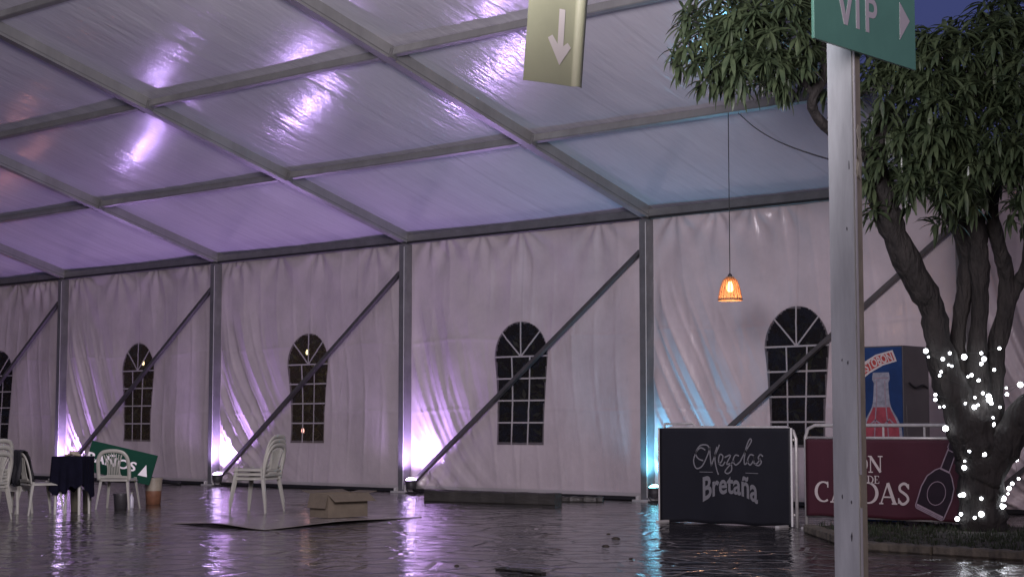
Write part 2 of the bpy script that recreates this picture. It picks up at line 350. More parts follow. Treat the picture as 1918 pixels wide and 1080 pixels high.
# side walls with hanging folds, cut for the windows
def wall_disp(u, z, k):
    """offset along Y (towards the tent inside is negative)"""
    edge = np.clip(np.minimum(u, BAY-u)/.25, 0, 1); edge = edge*edge*(3-2*edge); ph = k*2.3
    d = .030*np.sin(u*(1.7+.5*math.sin(ph*1.9))+ph+.9*np.sin(z*.9+ph)) + .010*np.sin(u*5.3-ph+.8*np.sin(z*1.1))
    for j, uh in enumerate((.10,.95,2.1,2.7,3.75,4.7)):
        uh = uh + .45*math.sin(ph*3+j*5); dz = np.maximum(4.10-z, 0)+.10; phi = np.arctan2(u-uh, dz); r_ = np.hypot(u-uh, dz)
        d += .020*np.exp(-r_/.95)*np.sin(phi*(8+1.5*math.sin(j+ph))+j) * np.minimum(r_/.3, 1)
    # swags pulled from the post towards the foot of the wall
    a_ = [.55,.7,.9,1.0,.55,.9,1.25,.8][k-K0]
    g_ = np.log(np.maximum(z,0)+.35)*1.1 + u/(.85+.15*math.sin(ph)); mask = np.exp(-(u/1.25)**2)*np.clip((3.3-z)/1.2, 0, 1)
    s_ = np.sin(g_*8.5+ph+.4*np.sin(u*3+z*2)); d += a_*.055*mask*np.sign(s_)*np.abs(s_)**1.6
    sh_ = 1-np.abs(np.sin(g_*13+2*ph+.6*np.sin(z*2.3+ph))); d += a_*.048*mask*sh_**3
    sv_ = 1-np.abs(np.sin(u*7.3+ph+.5*np.sin(z*1.7+ph)+.35*z)); d += .010*sv_**4*(.4+.6*np.sin(z*1.3+u+ph)**2)
    foot = np.exp(-(z/.9)**2)*np.exp(-(u/1.1)**2); fan = np.arctan2(u, z+.5); d += .022*foot*np.sin(fan*26+ph)
    # horizontal transport creases
    for zc in (1.32, 2.45): d += .006*np.exp(-((z-zc-.02*np.sin(u*3+ph))/.02)**2)
    d += .012*np.sin(z*3.1+u*.7+ph)*np.sin(u*1.3+ph)
    bot = np.clip(z/.15, 0, 1)
    return -d*edge*(.3+.7*bot)
WC, WZ0, WZA, WHW = BAY/2-.02, .79, 2.155, .53         # window centre, sill, spring line, half width
def win_half(z):
    z = np.asarray(z, float); t = np.clip((WZA-z)/(WZA-WZ0), 0, 1)
    lower = WHW-.075*np.sin(np.pi*np.clip(t*.62, 0, 1))*1.05
    arch = WHW*np.sqrt(np.clip(1-((z-WZA)/.545)**2, 0, 1))
    return np.where(z > WZA, arch, lower)
def wall_pt(u, z, k, off=.008):
    d = float(wall_disp(np.array([u]), np.array([z]), k)[0]); return (k*BAY+u, YF+d-off, z)
def side_wall(k):
    nu, nz = 200, 164; U = np.linspace(.0, BAY, nu+1); T = np.linspace(0, 1, nz+1); uu, tt = np.meshgrid(U, T)
    hooks = np.abs(np.sin(np.pi*(uu/BAY*5.5+.3*math.sin(k)))); ztop = 4.135-.045*(1-hooks)**2-.02*np.sin(uu*1.3+k)
    zz = .055 + tt*(ztop-.055); d = wall_disp(uu, zz, k)
    V = np.stack([uu+k*BAY, YF+d, zz], -1).reshape(-1,3); W = nu+1
    i = (np.arange(nz)[:,None]*W + np.arange(nu)[None,:]).ravel(); q = np.stack([i, i+1, i+W+1, i+W], 1)
    uc = uu.ravel()[q].mean(1); zc = zz.ravel()[q].mean(1)
    ins = (np.abs(uc-WC) < win_half(zc)-.03) & (zc > WZ0+.03) & (zc < WZA+.515)
    return npmesh('side_wall', V, q[~ins])
def strip(P, wd, k, off):
    """welded strip following the cloth: P list of (u,z)"""
    V = []; Fc = []; P = [Vector(p) for p in P]
    for i, p in enumerate(P):
        t = (P[min(i+1, len(P)-1)]-P[max(i-1, 0)]).normalized(); q = Vector((-t.y, t.x))*wd/2
        for s_ in (1,-1):
            e = p+q*s_; V.append(wall_pt(e.x, e.y, k, off))
        for s_ in (-1,1):
            e = p+q*s_; V.append(wall_pt(e.x, e.y, k, off-.006))
    for i in range(len(P)-1):
        for j in range(4): Fc.append((4*i+j, 4*i+(j+1)%4, 4*i+4+(j+1)%4, 4*i+4+j))
    m_ = MB(); m_.add(V, Fc); return m_
def patch(loop_rows, k):
    """pane from rows of (u,z) of equal length"""
    n_ = len(loop_rows[0]); V = [wall_pt(u, z, k, .010) for row in loop_rows for u, z in row]; Fc = []
    for i in range(len(loop_rows)-1):
        for j in range(n_-1): a_ = i*n_+j; Fc.append((a_, a_+1, a_+n_+1, a_+n_))
    m_ = MB(); m_.add(V, Fc); return m_
for k in range(K0, K1):
    sw = link('side_wall', side_wall(k), M['wall'], tent)
    if k == 4: continue                                 # that bay's window is hidden by the tree
    zr = np.linspace(WZ0, WZA, 5)
    for r_ in range(4):
        for c_ in range(3):
            rows = []
            for z in np.linspace(zr[r_], zr[r_+1], 7):
                hw = float(win_half(z)); rows.append([(WC-hw+2*hw*(c_+f)/3, z) for f in np.linspace(0, 1, 5)])
            patch(rows, k).build('window_pane', M['film_crumpled' if k in (0, 1) else 'film'], sw, smooth=True)
    for s_ in range(4):
        rows = []
        for rr in np.linspace(.02, 1, 7):
            rows.append([(WC+WHW*rr*math.cos(math.pi*(s_+f)/4), WZA+.545*rr*math.sin(math.pi*(s_+f)/4)) for f in np.linspace(0, 1, 6)][::-1])
        patch(rows, k).build('window_pane', M['film_crumpled' if k in (0, 1) else 'film'], sw, smooth=True)
    for z in zr[1:]:
        hw = float(win_half(z)); strip([(u, z) for u in np.linspace(WC-hw, WC+hw, 9)], .024, k, .019).build('window_bar', M['muntin'], sw)
    for c_ in (1,2):
        strip([(WC-float(win_half(z))*(1-2*c_/3), z) for z in np.linspace(WZ0, WZA, 14)], .022, k, .017).build('window_bar', M['muntin'], sw)
    for an in (45, 90, 135):
        strip([(WC+WHW*r_*math.cos(R(an)), WZA+.545*r_*math.sin(R(an))) for r_ in np.linspace(.03, 1, 8)], .022, k, .017).build('window_bar', M['muntin'], sw)
    mm = strip([(u, .09) for u in np.linspace(.08, BAY-.08, 30)], .05, k, .012); mm.build('hem_band', M['muntin'], sw)

# gable post with the VIP sign (right foreground)
GX = 25.085
e1 = onX(1602, 600, GX); e2 = onX(1616.5, 600, GX); lf = onY(1556.5, 600, e1.y)
gp = MB(); gz = H+(-e1.y)*TT - .02 if -e1.y < RIDGE else H+RIDGE*TT-(-e1.y-RIDGE)*TT
gz = 6.3
gp.box(((lf.x+GX)/2,(e1.y+e2.y)/2,gz/2), (GX-lf.x, e2.y-e1.y, gz), bev=.008)
gpo = gp.build('post', M['alu_post'], tent, label='weathered aluminium gable post in the foreground carrying a green sign')
wf = MB(); wf.box((GX+.004,(e1.y+e2.y)/2+.006,gz/2), (.008, (e2.y-e1.y)*.80, gz-.06)); wf.build('keder_light_strip', M['alu_warm_lit'], gpo)  # strip in the warm-lit colour over the post's right face
sg = MB()
for z0, z1 in ((.0,.62),(.80,6.2)): sg.box((GX+.012,e1.y+.010,(z0+z1)/2), (.010,.010,z1-z0))
sg.build('keder_strip', M['keder'], gpo)
tz = MB()
for i in range(9):
    yy = random.uniform(e1.y+.01, e2.y-.015); zc = 2.46+.26*random.random()
    pg = [(.022*random.uniform(.5,1.1)*math.cos(t), .045*random.uniform(.5,1.2)*math.sin(t)) for t in np.linspace(0, 6.28, 8)[:-1]]
    tz.prism(pg, (GX+.010+.0013*i,yy,zc), (0,1,0), (0,0,1), .004)
tz.build('torn_tape', M['tape'], gpo)
sc_ = MB()
for i in range(7):
    xx = random.uniform(lf.x+.01, GX-.02); zc = random.uniform(.05, 2.9); hh = random.uniform(.01,.04)
    sc_.prism([(.006*random.uniform(.3,1)*math.cos(t), hh*random.uniform(.4,1)*math.sin(t)) for t in np.linspace(0,6.28,7)[:-1]], (xx,e1.y,zc), (1,0,0), (0,0,1), .0015)
sc_.build('scuff_marks', M['alu_dark'], gpo)

# added wall outside, keeps the sky from showing in the film windows
bw = MB(); bw.box((5,3.6,1.9), (60,.3,3.8)); o = bw.build('sky_block_wall', M['outer']); tag(o, 'added dark wall beyond the tent, hiding the sky behind the arched windows', 'wall')

hv_ = []; hf_ = []
for i in range(9000):
    c_ = np.array([rng.uniform(-9,20), 1.2+abs(rng.normal(0,.7)), rng.uniform(0,3.4)]); a1 = rng.normal(size=3); a1 /= np.linalg.norm(a1); a2 = np.cross(a1, rng.normal(size=3)); a2 /= np.linalg.norm(a2)
    b0 = len(hv_); hv_ += [c_-a1*.09, c_+a2*.035, c_+a1*.09, c_-a2*.035]; hf_.append((b0,b0+1,b0+2,b0+3))
o = link('hedge', npmesh('hedge', hv_, hf_, False), M['hedge']); o['kind'] = 'stuff'; tag(o, 'dark leafy hedge outside the tent, dim through the arched windows', 'hedge')
for lx, ly, lz, lcol, lpw, lab in ((6.55,.85,2.42,(1.0,.80,.40),3.5,'warm lantern in the hedge glinting through the third window top'), (6.45,.85,1.0,(1.0,.45,.38),1.2,'pinkish lantern low in the hedge behind the third window'), (1.55,.85,2.35,(1.0,.72,.40),2.5,'warm lantern in the hedge behind the second window from left')):
    t = thing('lantern', lab, 'lantern', (lx, ly, lz), 0, 'lanterns in the hedge outside')
    MB().lathe([(.045,.05),(.03,.075),(.006,.085)], 10).build('cap', M['rubber'], t); MB().lathe([(.04,-.06),(.045,-.05),(.02,-.045)], 10).build('base', M['rubber'], t)
    MB().lathe([(.002,-.045),(.022,-.03),(.028,0),(.018,.035),(.004,.05)], 10).build('bulb', emis('lantern_bulb', lcol, 5), t, smooth=True); MB().tube([(0,0,.08),(0,.35,.5)], .004, 5).build('cord', M['rubber'], t)
    L = bpy.data.lights.new('lantern_glow', 'POINT'); L.energy = lpw; L.color = lcol; L.shadow_soft_size = .04
    lo = bpy.data.objects.new('lantern_glow', L); scene.collection.objects.link(lo); lo.parent = t; lo.location = (0,.10,0)
# ------------------------------------------------------------------ uplights at the post feet
def uplight(k, label, col, power, lens, dx=.30, dy=-.18, tilt=(-3,0)):
    t = thing('uplight', label, 'stage light', (k*BAY+dx, dy, 0), 0, 'uplights at the post feet')
    rot = Euler((R(-tilt[0]), R(tilt[1]), 0)).to_matrix()
    bd = MB().lathe([(.055,-.09),(.075,-.085),(.088,-.03),(.088,.02),(.096,.03),(.096,.055),(.086,.055),(.084,.035)], 20)
    bd.v = [tuple(rot @ Vector(p) + Vector((0,0,.155))) for p in bd.v]; bd.build('housing', M['dark_plastic'], t, smooth=False)
    ln = MB().lathe([(.083,.040),(.080,.062),(.062,.080),(.03,.092),(.001,.095)], 18); ln.v = [tuple(rot @ Vector(p)+Vector((0,0,.155))) for p in ln.v]
    ln.build('lens', lens, t)
    yk = MB(); yk.tube([(-.10,0,.155),(-.105,0,.06),(-.06,0,.012),(.06,0,.012),(.105,0,.06),(.10,0,.155)], .009, 6); yk.build('yoke', M['rubber'], t)
    ft = MB(); ft.box((0,0,.006), (.16,.12,.012)); ft.build('foot', M['rubber'], t)
    cb = MB(); cb.tube(catmull([(.02,.05,.06),(.06,.16,.015),(-.10,.22,.012),(-.28,.20,.012)], 6), .006, 5); cb.build('cable', M['rubber'], t)
    L = bpy.data.lights.new('uplight_beam', 'SPOT'); L.energy = power; L.color = col; L.spot_size = R(165); L.spot_blend = .9; L.shadow_soft_size = .075
    lo = bpy.data.objects.new('uplight_beam', L); scene.collection.objects.link(lo); lo.parent = t
    lo.location = tuple(rot @ Vector((0,0,.175)) + Vector((0,0,.155)))
    lo.rotation_euler = (rot @ Vector((0,0,-1))).to_track_quat('-Z','Y').to_euler() if False else ((rot @ Vector((0,0,1))).to_track_quat('-Z','Y')).to_euler()
    return t
LP = emis('violet_lens', (.75,.55,1.0), 30); LC = emis('cyan_lens', (.25,.85,1.0), 12); LR = emis('salmon_lens', (1.0,.4,.3), 12)
VI = (.60,.38,1.0)
uplight(-1, 'salmon pink uplight at the foot of the post beyond the chairs', (1.0,.36,.30), 20, LR)
uplight(0, 'violet uplight at the post behind the navy covered table', VI, 245, LP)
uplight(1, 'violet uplight at the post behind the stacked chairs', VI, 260, LP)
uplight(2, 'violet uplight at the post left of the long timber', VI, 245, LP)
uplight(3, 'cyan uplight at the post beside the dark navy banner', (.16,.62,1.0), 135, LC, dx=.24, dy=-.19)

# ------------------------------------------------------------------ lettering
def text_mesh(txt, size=1.0, sx=1.0, shear=0, bold=0, arch=None, space=1.0):
    cu = bpy.data.curves.new('t', 'FONT'); cu.body = txt; cu.size = size; cu.align_x = 'CENTER'; cu.align_y = 'CENTER'; cu.shear = shear; cu.offset = bold; cu.space_character = space; cu.resolution_u = 4
    ob = bpy.data.objects.new('t', cu); scene.collection.objects.link(ob); bpy.context.view_layer.update()
    me = bpy.data.meshes.new_from_object(ob.evaluated_get(bpy.context.evaluated_depsgraph_get()))
    V = [(v.co.x*sx, v.co.y) for v in me.vertices]; Fc = [tuple(p.vertices) for p in me.polygons]
    bpy.data.objects.remove(ob); bpy.data.curves.remove(cu); bpy.data.meshes.remove(me)
    if arch: V = [arch(x, y) for x, y in V]
    return V, Fc
def put_text(V, Fc, o, ex, ey, off):
    o = Vector(o); ex = Vector(ex); ey = Vector(ey); nn = ex.cross(ey).normalized()*off
    m_ = MB(); m_.add([o+ex*u+ey*v+nn for u, v in V], Fc); return m_
def bez(P, n=8): return [(p.x, p.y) for p in catmull([Vector((a_,b__,0)) for a_, b__ in P], n)]
# small serif face, drawn from strokes: (points, thick?) in a 1-high box
def arc(cx, cy_, rx, ry, a0, a1, n=16): return [(cx+rx*math.cos(R(a0+(a1-a0)*i/n)), cy_+ry*math.sin(R(a0+(a1-a0)*i/n))) for i in range(n+1)]
TK, TN = .17, .07
SER = {
 'C': (.78, [(arc(.44,.5,.37,.46,55,305), 'r'), ([(.66,.98),(.66,.70)], TN)]),
 'A': (.86, [([(.08,.02),(.42,.98)], TN), ([(.42,.98),(.74,.02)], TK), ([(.20,.33),(.60,.33)], TN), ([(0,.03),(.20,.03)], TN), ([(.60,.03),(.86,.03)], TN)]),
 'L': (.68, [([(.18,.02),(.18,.98)], TK), ([(.04,.97),(.34,.97)], TN), ([(.04,.03),(.62,.03)], TN), ([(.60,.02),(.62,.28)], TN)]),
 'D': (.84, [([(.18,.02),(.18,.98)], TK), (arc(.30,.5,.44,.47,-90,90), 'r'), ([(.04,.97),(.32,.97)], TN), ([(.04,.03),(.32,.03)], TN)]),
 'S': (.62, [(bez([(.52,.80),(.42,.94),(.28,.96),(.13,.84),(.14,.66),(.30,.54),(.46,.40),(.50,.22),(.36,.06),(.20,.04),(.08,.18)],5), .125), ([(.53,.95),(.53,.72)], TN), ([(.07,.30),(.07,.05)], TN)]),
 'R': (.86, [([(.18,.02),(.18,.98)], TK), (arc(.30,.73,.30,.24,-90,90), 'r'), ([(.32,.49),(.58,.40),(.74,.03)], .13), ([(.04,.97),(.32,.97)], TN), ([(.04,.03),(.34,.03)], TN), ([(.66,.03),(.86,.03)], TN)]),
 'O': (.88, [(arc(.44,.5,.37,.46,0,360,28), 'r')]),
 'N': (.92, [([(.16,.02),(.16,.98)], TN), ([(.16,.96),(.74,.04)], TK), ([(.74,.02),(.74,.98)], TN), ([(.02,.97),(.22,.97)], TN), ([(.04,.03),(.30,.03)], TN), ([(.60,.97),(.88,.97)], TN)]),
 'V': (.84, [([(.12,.98),(.42,.02)], TK), ([(.42,.02),(.74,.98)], TN), ([(0,.97),(.26,.97)], TN), ([(.62,.97),(.84,.97)], TN)]),
 'I': (.40, [([(.19,.02),(.19,.98)], TK), ([(.04,.97),(.34,.97)], TN), ([(.04,.03),(.34,.03)], TN)]),
 'E': (.70, [([(.18,.02),(.18,.98)], TK), ([(.04,.97),(.60,.97)], TN), ([(.04,.03),(.62,.03)], TN), ([(.18,.5),(.48,.5)], TN), ([(.60,.97),(.60,.74)], TN), ([(.62,.03),(.62,.28)], TN)]),
 'J': (.46, [([(.28,.98),(.28,.15),(.20,-.04),(.05,-.02)], .13), ([(.12,.97),(.42,.97)], TN)]),
 ' ': (.40, []),
}
def serif(m_, txt, cx, base, hgt, o, ex, ey, off, sx=1.0):
    wd = sum(SER[c][0] for c in txt)*hgt*sx; x = cx-wd/2
    for ch in txt:
        adv, st = SER[ch]
        for i, (P, t) in enumerate(st):
            if t == 'r':
                xm = sum(p[0] for p in P)/len(P); q = []
                for j, p in enumerate(P):
                    tn = Vector((P[min(j+1,len(P)-1)][0]-P[max(j-1,0)][0], P[min(j+1,len(P)-1)][1]-P[max(j-1,0)][1])); tn.normalize(); q.append(TN+(TK-TN)*abs(tn.y)**1.5)
                t = [a_*hgt for a_ in q]
            else: t = t*hgt
            m_.ribbon([(x+p[0]*hgt*sx, base+p[1]*hgt) for p in P], t, o, ex, ey, off+.0004*i)
        x += adv*hgt*sx
    return m_

# VIP sign on the gable post, facing out of the tent
sx0 = GX+.055
bl = onX(1523, 80, sx0); brr = onX(1713, 125, sx0); wv = brr.y-bl.y; zb = (bl.z+brr.z)/2; hv = .46
vip = thing('direction_sign', 'green VIP sign with white arrow pointing right on the foreground post', 'sign', (sx0, bl.y, zb))
pn = MB().box((0,wv/2,hv/2), (.018,wv,hv)); pn.build('sign_panel', M['sign_green'], vip, bevel=.002)
def vy(px, py): p = onX(px, py, sx0); return (p.y-bl.y, p.z-zb)
def stroke_poly(name, polys, par, m_, off): 
    q = MB()
    for P in polys: q.prism(P, (off,0,0), (0,1,0), (0,0,1), .0015)
    return q.build(name, m_, par)
lw = .036; y0 = vy(1604,55)[1]; hL = .205
v1 = vy(1580,45); i1 = vy(1604,53); p1 = vy(1622,57)
V_ = [[(v1[0]-.082,y0+hL),(v1[0]-.082+lw*1.1,y0+hL),(v1[0]+.010,y0+.055),(v1[0]+.052,y0+hL),(v1[0]+.052+lw*1.1,y0+hL),(v1[0]+.026,y0),(v1[0]-.012,y0)]]
stroke_poly('letter', V_, vip, M['sign_white'], .0095)
stroke_poly('letter', [[(i1[0]-lw/2,y0),(i1[0]+lw/2,y0),(i1[0]+lw/2,y0+hL),(i1[0]-lw/2,y0+hL)]], vip, M['sign_white'], .0095)
px0 = p1[0]-lw/2; q = MB(); q.prism([(px0,y0),(px0+lw,y0),(px0+lw,y0+hL),(px0,y0+hL)], (.0095,0,0), (0,1,0), (0,0,1), .0015)
q.ribbon([(px0+lw,y0+hL-.018),(px0+.07,y0+hL-.018)]+arc(px0+.070,y0+hL*.71,.040,hL*.29-.018,90,-90,10)[1:]+[(px0+lw,y0+hL*.42+.018)], .034, (.0095,0,0), (0,1,0), (0,0,1), .0015); q.build('letter', M['sign_white'], vip)
t1 = vy(1682,5); t2 = vy(1682.5,75); t3 = vy(1701,41)
stroke_poly('arrow', [[t2,t3,t1]], vip, M['sign_white'], .0095)
cl_ = MB(); cl_.box((-.022,e1.y-bl.y+.02,.10), (.03,.05,.03)); cl_.box((-.022,e1.y-bl.y+.02,.36), (.03,.05,.03)); cl_.build('bracket', M['steel'], vip)

# hanging vinyl arrow sign, curled along its right edge
hb = at(980,150,7.45); hr = at(1093,165,7.62); ht = at(990,0,7.45)
exv = Vector((hr.x-hb.x, hr.y-hb.y, 0)); wd_ = exv.length; exv.normalize(); nrm = Vector((exv.y,-exv.x,0))     # nrm points to the camera
hs = thing('hanging_sign', 'olive vinyl sign with white downward arrow hanging from the roof', 'sign', tuple(hb))
lean = (ht-hb); lean = Vector((lean.x, lean.y, lean.z))/lean.z; HS = .74
def vinyl(u, v):
    """u 0..wd_, v 0..HS, with a rolled fold near the right edge"""
    c = .0; x = u
    if u > wd_*.80:
        t = (u-wd_*.80)/(wd_*.20); c = .022*math.sin(t*math.pi)*(1-.15*v) - .01*t
    c += .006*math.sin(u*14+v*3)
    return exv*x + nrm*c + lean*v + Vector((0,0,-(u/wd_)*(hb.z-hr.z)))
nu, nv = 40, 20; V = []; Fc = []
for s_ in (0,1):
    for j in range(nv+1):
        for i in range(nu+1): V.append(vinyl(wd_*i/nu, HS*j/nv) - nrm*(.003*s_))
W = nu+1; Np = W*(nv+1)
for j in range(nv):
    for i in range(nu): a_ = j*W+i; Fc.append((a_, a_+1, a_+W+1, a_+W)); Fc.append((Np+a_, Np+a_+W, Np+a_+W+1, Np+a_+1))
m_ = MB(); m_.add(V, Fc); m_.build('vinyl_panel', M['sign_olive'], hs, smooth=True)
def on_vinyl(P, name, mat_):
    m_ = MB(); n_ = len(P); m_.add([vinyl(u, v)+nrm*.0035 for u, v in P], [tuple(range(n_))]); return m_.build(name, mat_, hs)
cu = wd_*.56; top = .335; bot_ = .105; s_ = .033/2
on_vinyl([(cu-s_,bot_+.05),(cu+s_,bot_+.05),(cu+s_,top),(cu-s_,top)], 'arrow', M['arrow_white'])
on_vinyl([(cu,bot_-.02),(cu,bot_+.055),(cu-.048,.215),(cu-.072,.200)], 'arrow', M['arrow_white'])
on_vinyl([(cu,bot_-.02),(cu+.060,.170),(cu+.040,.190),(cu,bot_+.055)], 'arrow', M['arrow_white'])
on_vinyl([(wd_*.40,.50),(wd_*.74,.385),(wd_*.74,.43),(wd_*.50,.52)], 'chevron', M['arrow_white'])
on_vinyl([(wd_*.40,.50),(wd_*.50,.52),(wd_*.74,.66),(wd_*.74,.61)], 'chevron', M['arrow_white'])
m_ = MB()
for u in (.02, wd_-.05):
    a_ = vinyl(u, HS-.01); m_.tube([a_, a_+Vector((0,0,1.6))], .0025, 5)
m_.build('cord', M['wire'], hs)

# ------------------------------------------------------------------ pendant lamp under the purlin
pp = onY(1364, 214, -DP); pz = onY(1365, 562, -DP).z
pen = thing('pendant_lamp', 'lit woven pendant lamp hanging on a long cord beside the arched window', 'lamp', (pp.x, -DP, pz))
m_ = MB()
prof = [(.045,.275),(.085,.245),(.118,.15),(.137,.05),(.146,0)]
def pr(z): return float(np.interp(z, [p[1] for p in prof][::-1], [p[0] for p in prof][::-1]))
for k in range(20):
    a_ = 2*math.pi*k/20; m_.tube([(pr(z)*math.cos(a_), pr(z)*math.sin(a_), z) for z in np.linspace(0, .275, 9)], .004, 5)
sh = m_.build('lamp_shade', M['wicker'], pen)
m_ = MB()
for z in (0,.012,.275): m_.tube([(pr(z)*math.cos(a_), pr(z)*math.sin(a_), z) for a_ in np.linspace(0, 2*math.pi, 25)], .008, 5, cap=False)
m_.build('hoop', M['wicker'], sh)
lin = mat('lamp_lining', (.85,.42,.22), .6, trans=.85)
_t = lin.node_tree; _o = _t.nodes['Material Output']; _s = _o.inputs[0].links[0].from_socket; _x = _t.nodes.new('ShaderNodeMixShader'); _tr = _t.nodes.new('ShaderNodeBsdfTransparent'); _tr.inputs[0].default_value = (1,.8,.65,1)
_x.inputs[0].default_value = .5; _t.links.new(_s, _x.inputs[1]); _t.links.new(_tr.outputs[0], _x.inputs[2]); _t.links.new(_x.outputs[0], _o.inputs[0])
m_ = MB().lathe([(pr(z)-.010, z) for z in np.linspace(.01,.27,8)], 24, cap=False); m_.build('lining', lin, sh, smooth=True)
MB().lathe([(.002,.095),(.028,.105),(.046,.14),(.040,.18),(.022,.21),(.018,.235)], 14).build('bulb', M['bulb'], pen, smooth=True)
MB().lathe([(.02,.225),(.028,.235),(.028,.30),(.010,.325)], 12).build('socket', M['dark_plastic'], pen)
ztop = H+DP*TT+.05-pz
MB().tube([(0,0,.30),(0,0,ztop)], .006, 6).build('cord', M['wire'], pen)
L = bpy.data.lights.new('pendant_glow', 'POINT'); L.energy = .42; L.color = (1.0,.46,.18); L.shadow_soft_size = .05
lo = bpy.data.objects.new('pendant_glow', L); scene.collection.objects.link(lo); lo.parent = pen; lo.location = (0,0,.085)
L = bpy.data.lights.new('pendant_fill', 'POINT'); L.energy = 5; L.color = (1.0,.56,.32); L.shadow_soft_size = .06  # added below the shade to warm the wall, apart from the bulb
lo = bpy.data.objects.new('pendant_fill', L); scene.collection.objects.link(lo); lo.parent = pen; lo.location = (0,0,-.07)
s0 = Vector((pp.x+.15,-DP,H+DP*TT+.03)); s1 = onX(1602, 312, GX-.1)
MB().tube(catmull([s0, s0.lerp(s1,.2)-Vector((0,0,.10)), s0.lerp(s1,.45)-Vector((0,0,.13)), s0.lerp(s1,.75)-Vector((0,0,.08)), s1], 8), .006, 5)
m_ = MB().tube(catmull([s0, s0.lerp(s1,.25)-Vector((0,0,.07)), s0.lerp(s1,.5)-Vector((0,0,.09)), s0.lerp(s1,.75)-Vector((0,0,.06)), s1], 8), .006, 5)
tag(m_.build('power_cable', M['wire']), 'thin dark cable running from the pendant lamp to the foreground post', 'cable')

# ------------------------------------------------------------------ crowd barriers and banners
def barrier(x0, x1, y, top, label, legs_z=.0, inner=True):
    t = thing('crowd_barrier', label, 'barrier', ((x0+x1)/2, y, 0), 0, 'crowd barriers by the wall'); hw = (x1-x0)/2; r_ = .019; c_ = .12
    P = [(-hw,0,.0),(-hw,0,top-c_),(-hw+.035,0,top-.035),(-hw+c_,0,top),(hw-c_,0,top),(hw-.035,0,top-.035),(hw,0,top-c_),(hw,0,0)]
    MB().tube(P, r_, 8).build('frame', M['steel'], t, smooth=True)
    MB().tube([(-hw,0,.13),(hw,0,.13)], r_*.8, 8).build('rail', M['steel'], t, smooth=True)
    MB().tube([(-hw,0,top-.13),(hw,0,top-.13)], r_*.8, 8).build('rail', M['steel'], t, smooth=True)
    n_ = int((x1-x0)/.13); bm_ = MB().tube([(0,0,.13),(0,0,top-.13)], .008, 6).mesh('bar')
    for i in range(1, n_):
        o = link('bar', bm_, M['steel'], t); o.location.x = -hw+2*hw*i/n_
    ub = MB().tube([(0,0,top-.13),(0,0,top)], .012, 6).mesh('upper_bar')
    for f in (.25,.5,.75):
        o = link('upper_bar', ub, M['steel'], t); o.location.x = -hw+2*hw*f
    for s_ in (-1,1):
        MB().box((s_*(hw-.10),0,.012), (.05,.46,.024)).build('foot', M['steel'], t)
    return t
YB = -4.08
xa = onY(1241, 900, YB).x; xb = onY(1492, 900, YB).x; topn = onY(1360, 801, YB).z
barrier(xa, xb, YB, topn+.004, 'steel crowd barrier behind the dark navy banner')
hd_ = [o for o in scene.objects if o.get('category') == 'barrier'][0]; hwN = (xb-xa)/2
MB().tube([(-hwN,.05,topn-.12),(-hwN,.05,topn+.045),(-hwN+.40,.05,topn+.05),(-hwN+.43,.05,topn+.02),(-hwN+.43,.05,topn-.12)], .014, 8).build('coupling_loop', M['steel'], hd_, smooth=True)
nb = thing('banner', 'dark navy banner with grey script lettering covering the left barrier', 'banner', (xa, YB-.045, 0))
def cloth_panel(w_, z0, z1, amp, seed, name, mat_, par, th=.004):
    nu, nv = 40, 24; uu, vv = np.meshgrid(np.linspace(0,1,nu+1), np.linspace(0,1,nv+1))
    yy = amp*np.sin(uu*7+seed)*np.sin(vv*3+seed)*np.sin(np.pi*uu) + amp*.5*np.sin(uu*19+vv*4+seed)*np.sin(np.pi*uu)
    zz = z0+(z1-z0)*vv-.012*np.sin(np.pi*uu*3+seed)**2*(1-vv)
    V = np.stack([uu*w_, yy, zz], -1).reshape(-1,3); W = nu+1; i = (np.arange(nv)[:,None]*W+np.arange(nu)[None,:]).ravel()
    o = link(name, npmesh(name, V, np.stack([i,i+1,i+W+1,i+W],1)), mat_, par)
    s_ = o.modifiers.new('solid','SOLIDIFY'); s_.thickness = th; s_.offset = 1; return o
wN = xb-xa
cloth_panel(wN-.03, .012, topn, .004, 1.0, 'banner_cloth', M['banner_navy'], nb)
pipe = MB().tube([(wN-.012,-.03,.01),(wN-.012,-.03,topn)], .012, 8); pipe.build('edge_pole', M['keder'], nb)
MB().tube([(0,-.02,.005),(0,-.02,topn)], .010, 8).build('edge_pole', M['steel'], nb)
ON = Vector((0,-.012,0)); EX = Vector((1,0,0)); EZ = Vector((0,0,1))
def bn(px, py): p = onY(px, py, YB-.05); return (p.x-xa, p.z)
m_ = MB(); ws = .016
def st(P, w_=ws, n=7): m_.ribbon(bez([bn(*p) for p in P], n), w_, ON, EX, EZ, .002)
# "Mezclas" in script
st([(1322,842),(1313,838),(1305,846),(1300,862),(1305,876),(1316,872),(1326,852),(1330,840)])
st([(1318,862),(1309,858),(1304,848),(1312,834),(1325,833),(1330,840)])
st([(1330,836),(1331,852),(1333,872)]); st([(1333,872),(1340,852),(1347,836),(1348,832)]); st([(1344,836),(1340,850),(1341,868),(1345,884),(1347,888)])
st([(1346,868),(1352,864),(1355,854),(1350,850),(1347,858),(1348,868),(1354,871),(1359,864)])
st([(1358,856),(1369,852),(1362,868),(1370,868),(1371,880),(1364,886),(1359,882),(1368,870),(1376,862)])
st([(1385,853),(1378,852),(1374,862),(1379,870),(1387,864)])
st([(1387,864),(1397,845),(1408,826),(1405,822),(1399,836),(1395,858),(1396,869),(1403,862)])
st([(1414,853),(1406,851),(1401,862),(1406,870),(1413,860),(1414,852),(1413,866),(1419,867),(1425,858)])
st([(1425,850),(1421,857),(1427,864),(1422,871),(1415,869)]); st([(1425,850),(1430,854)])
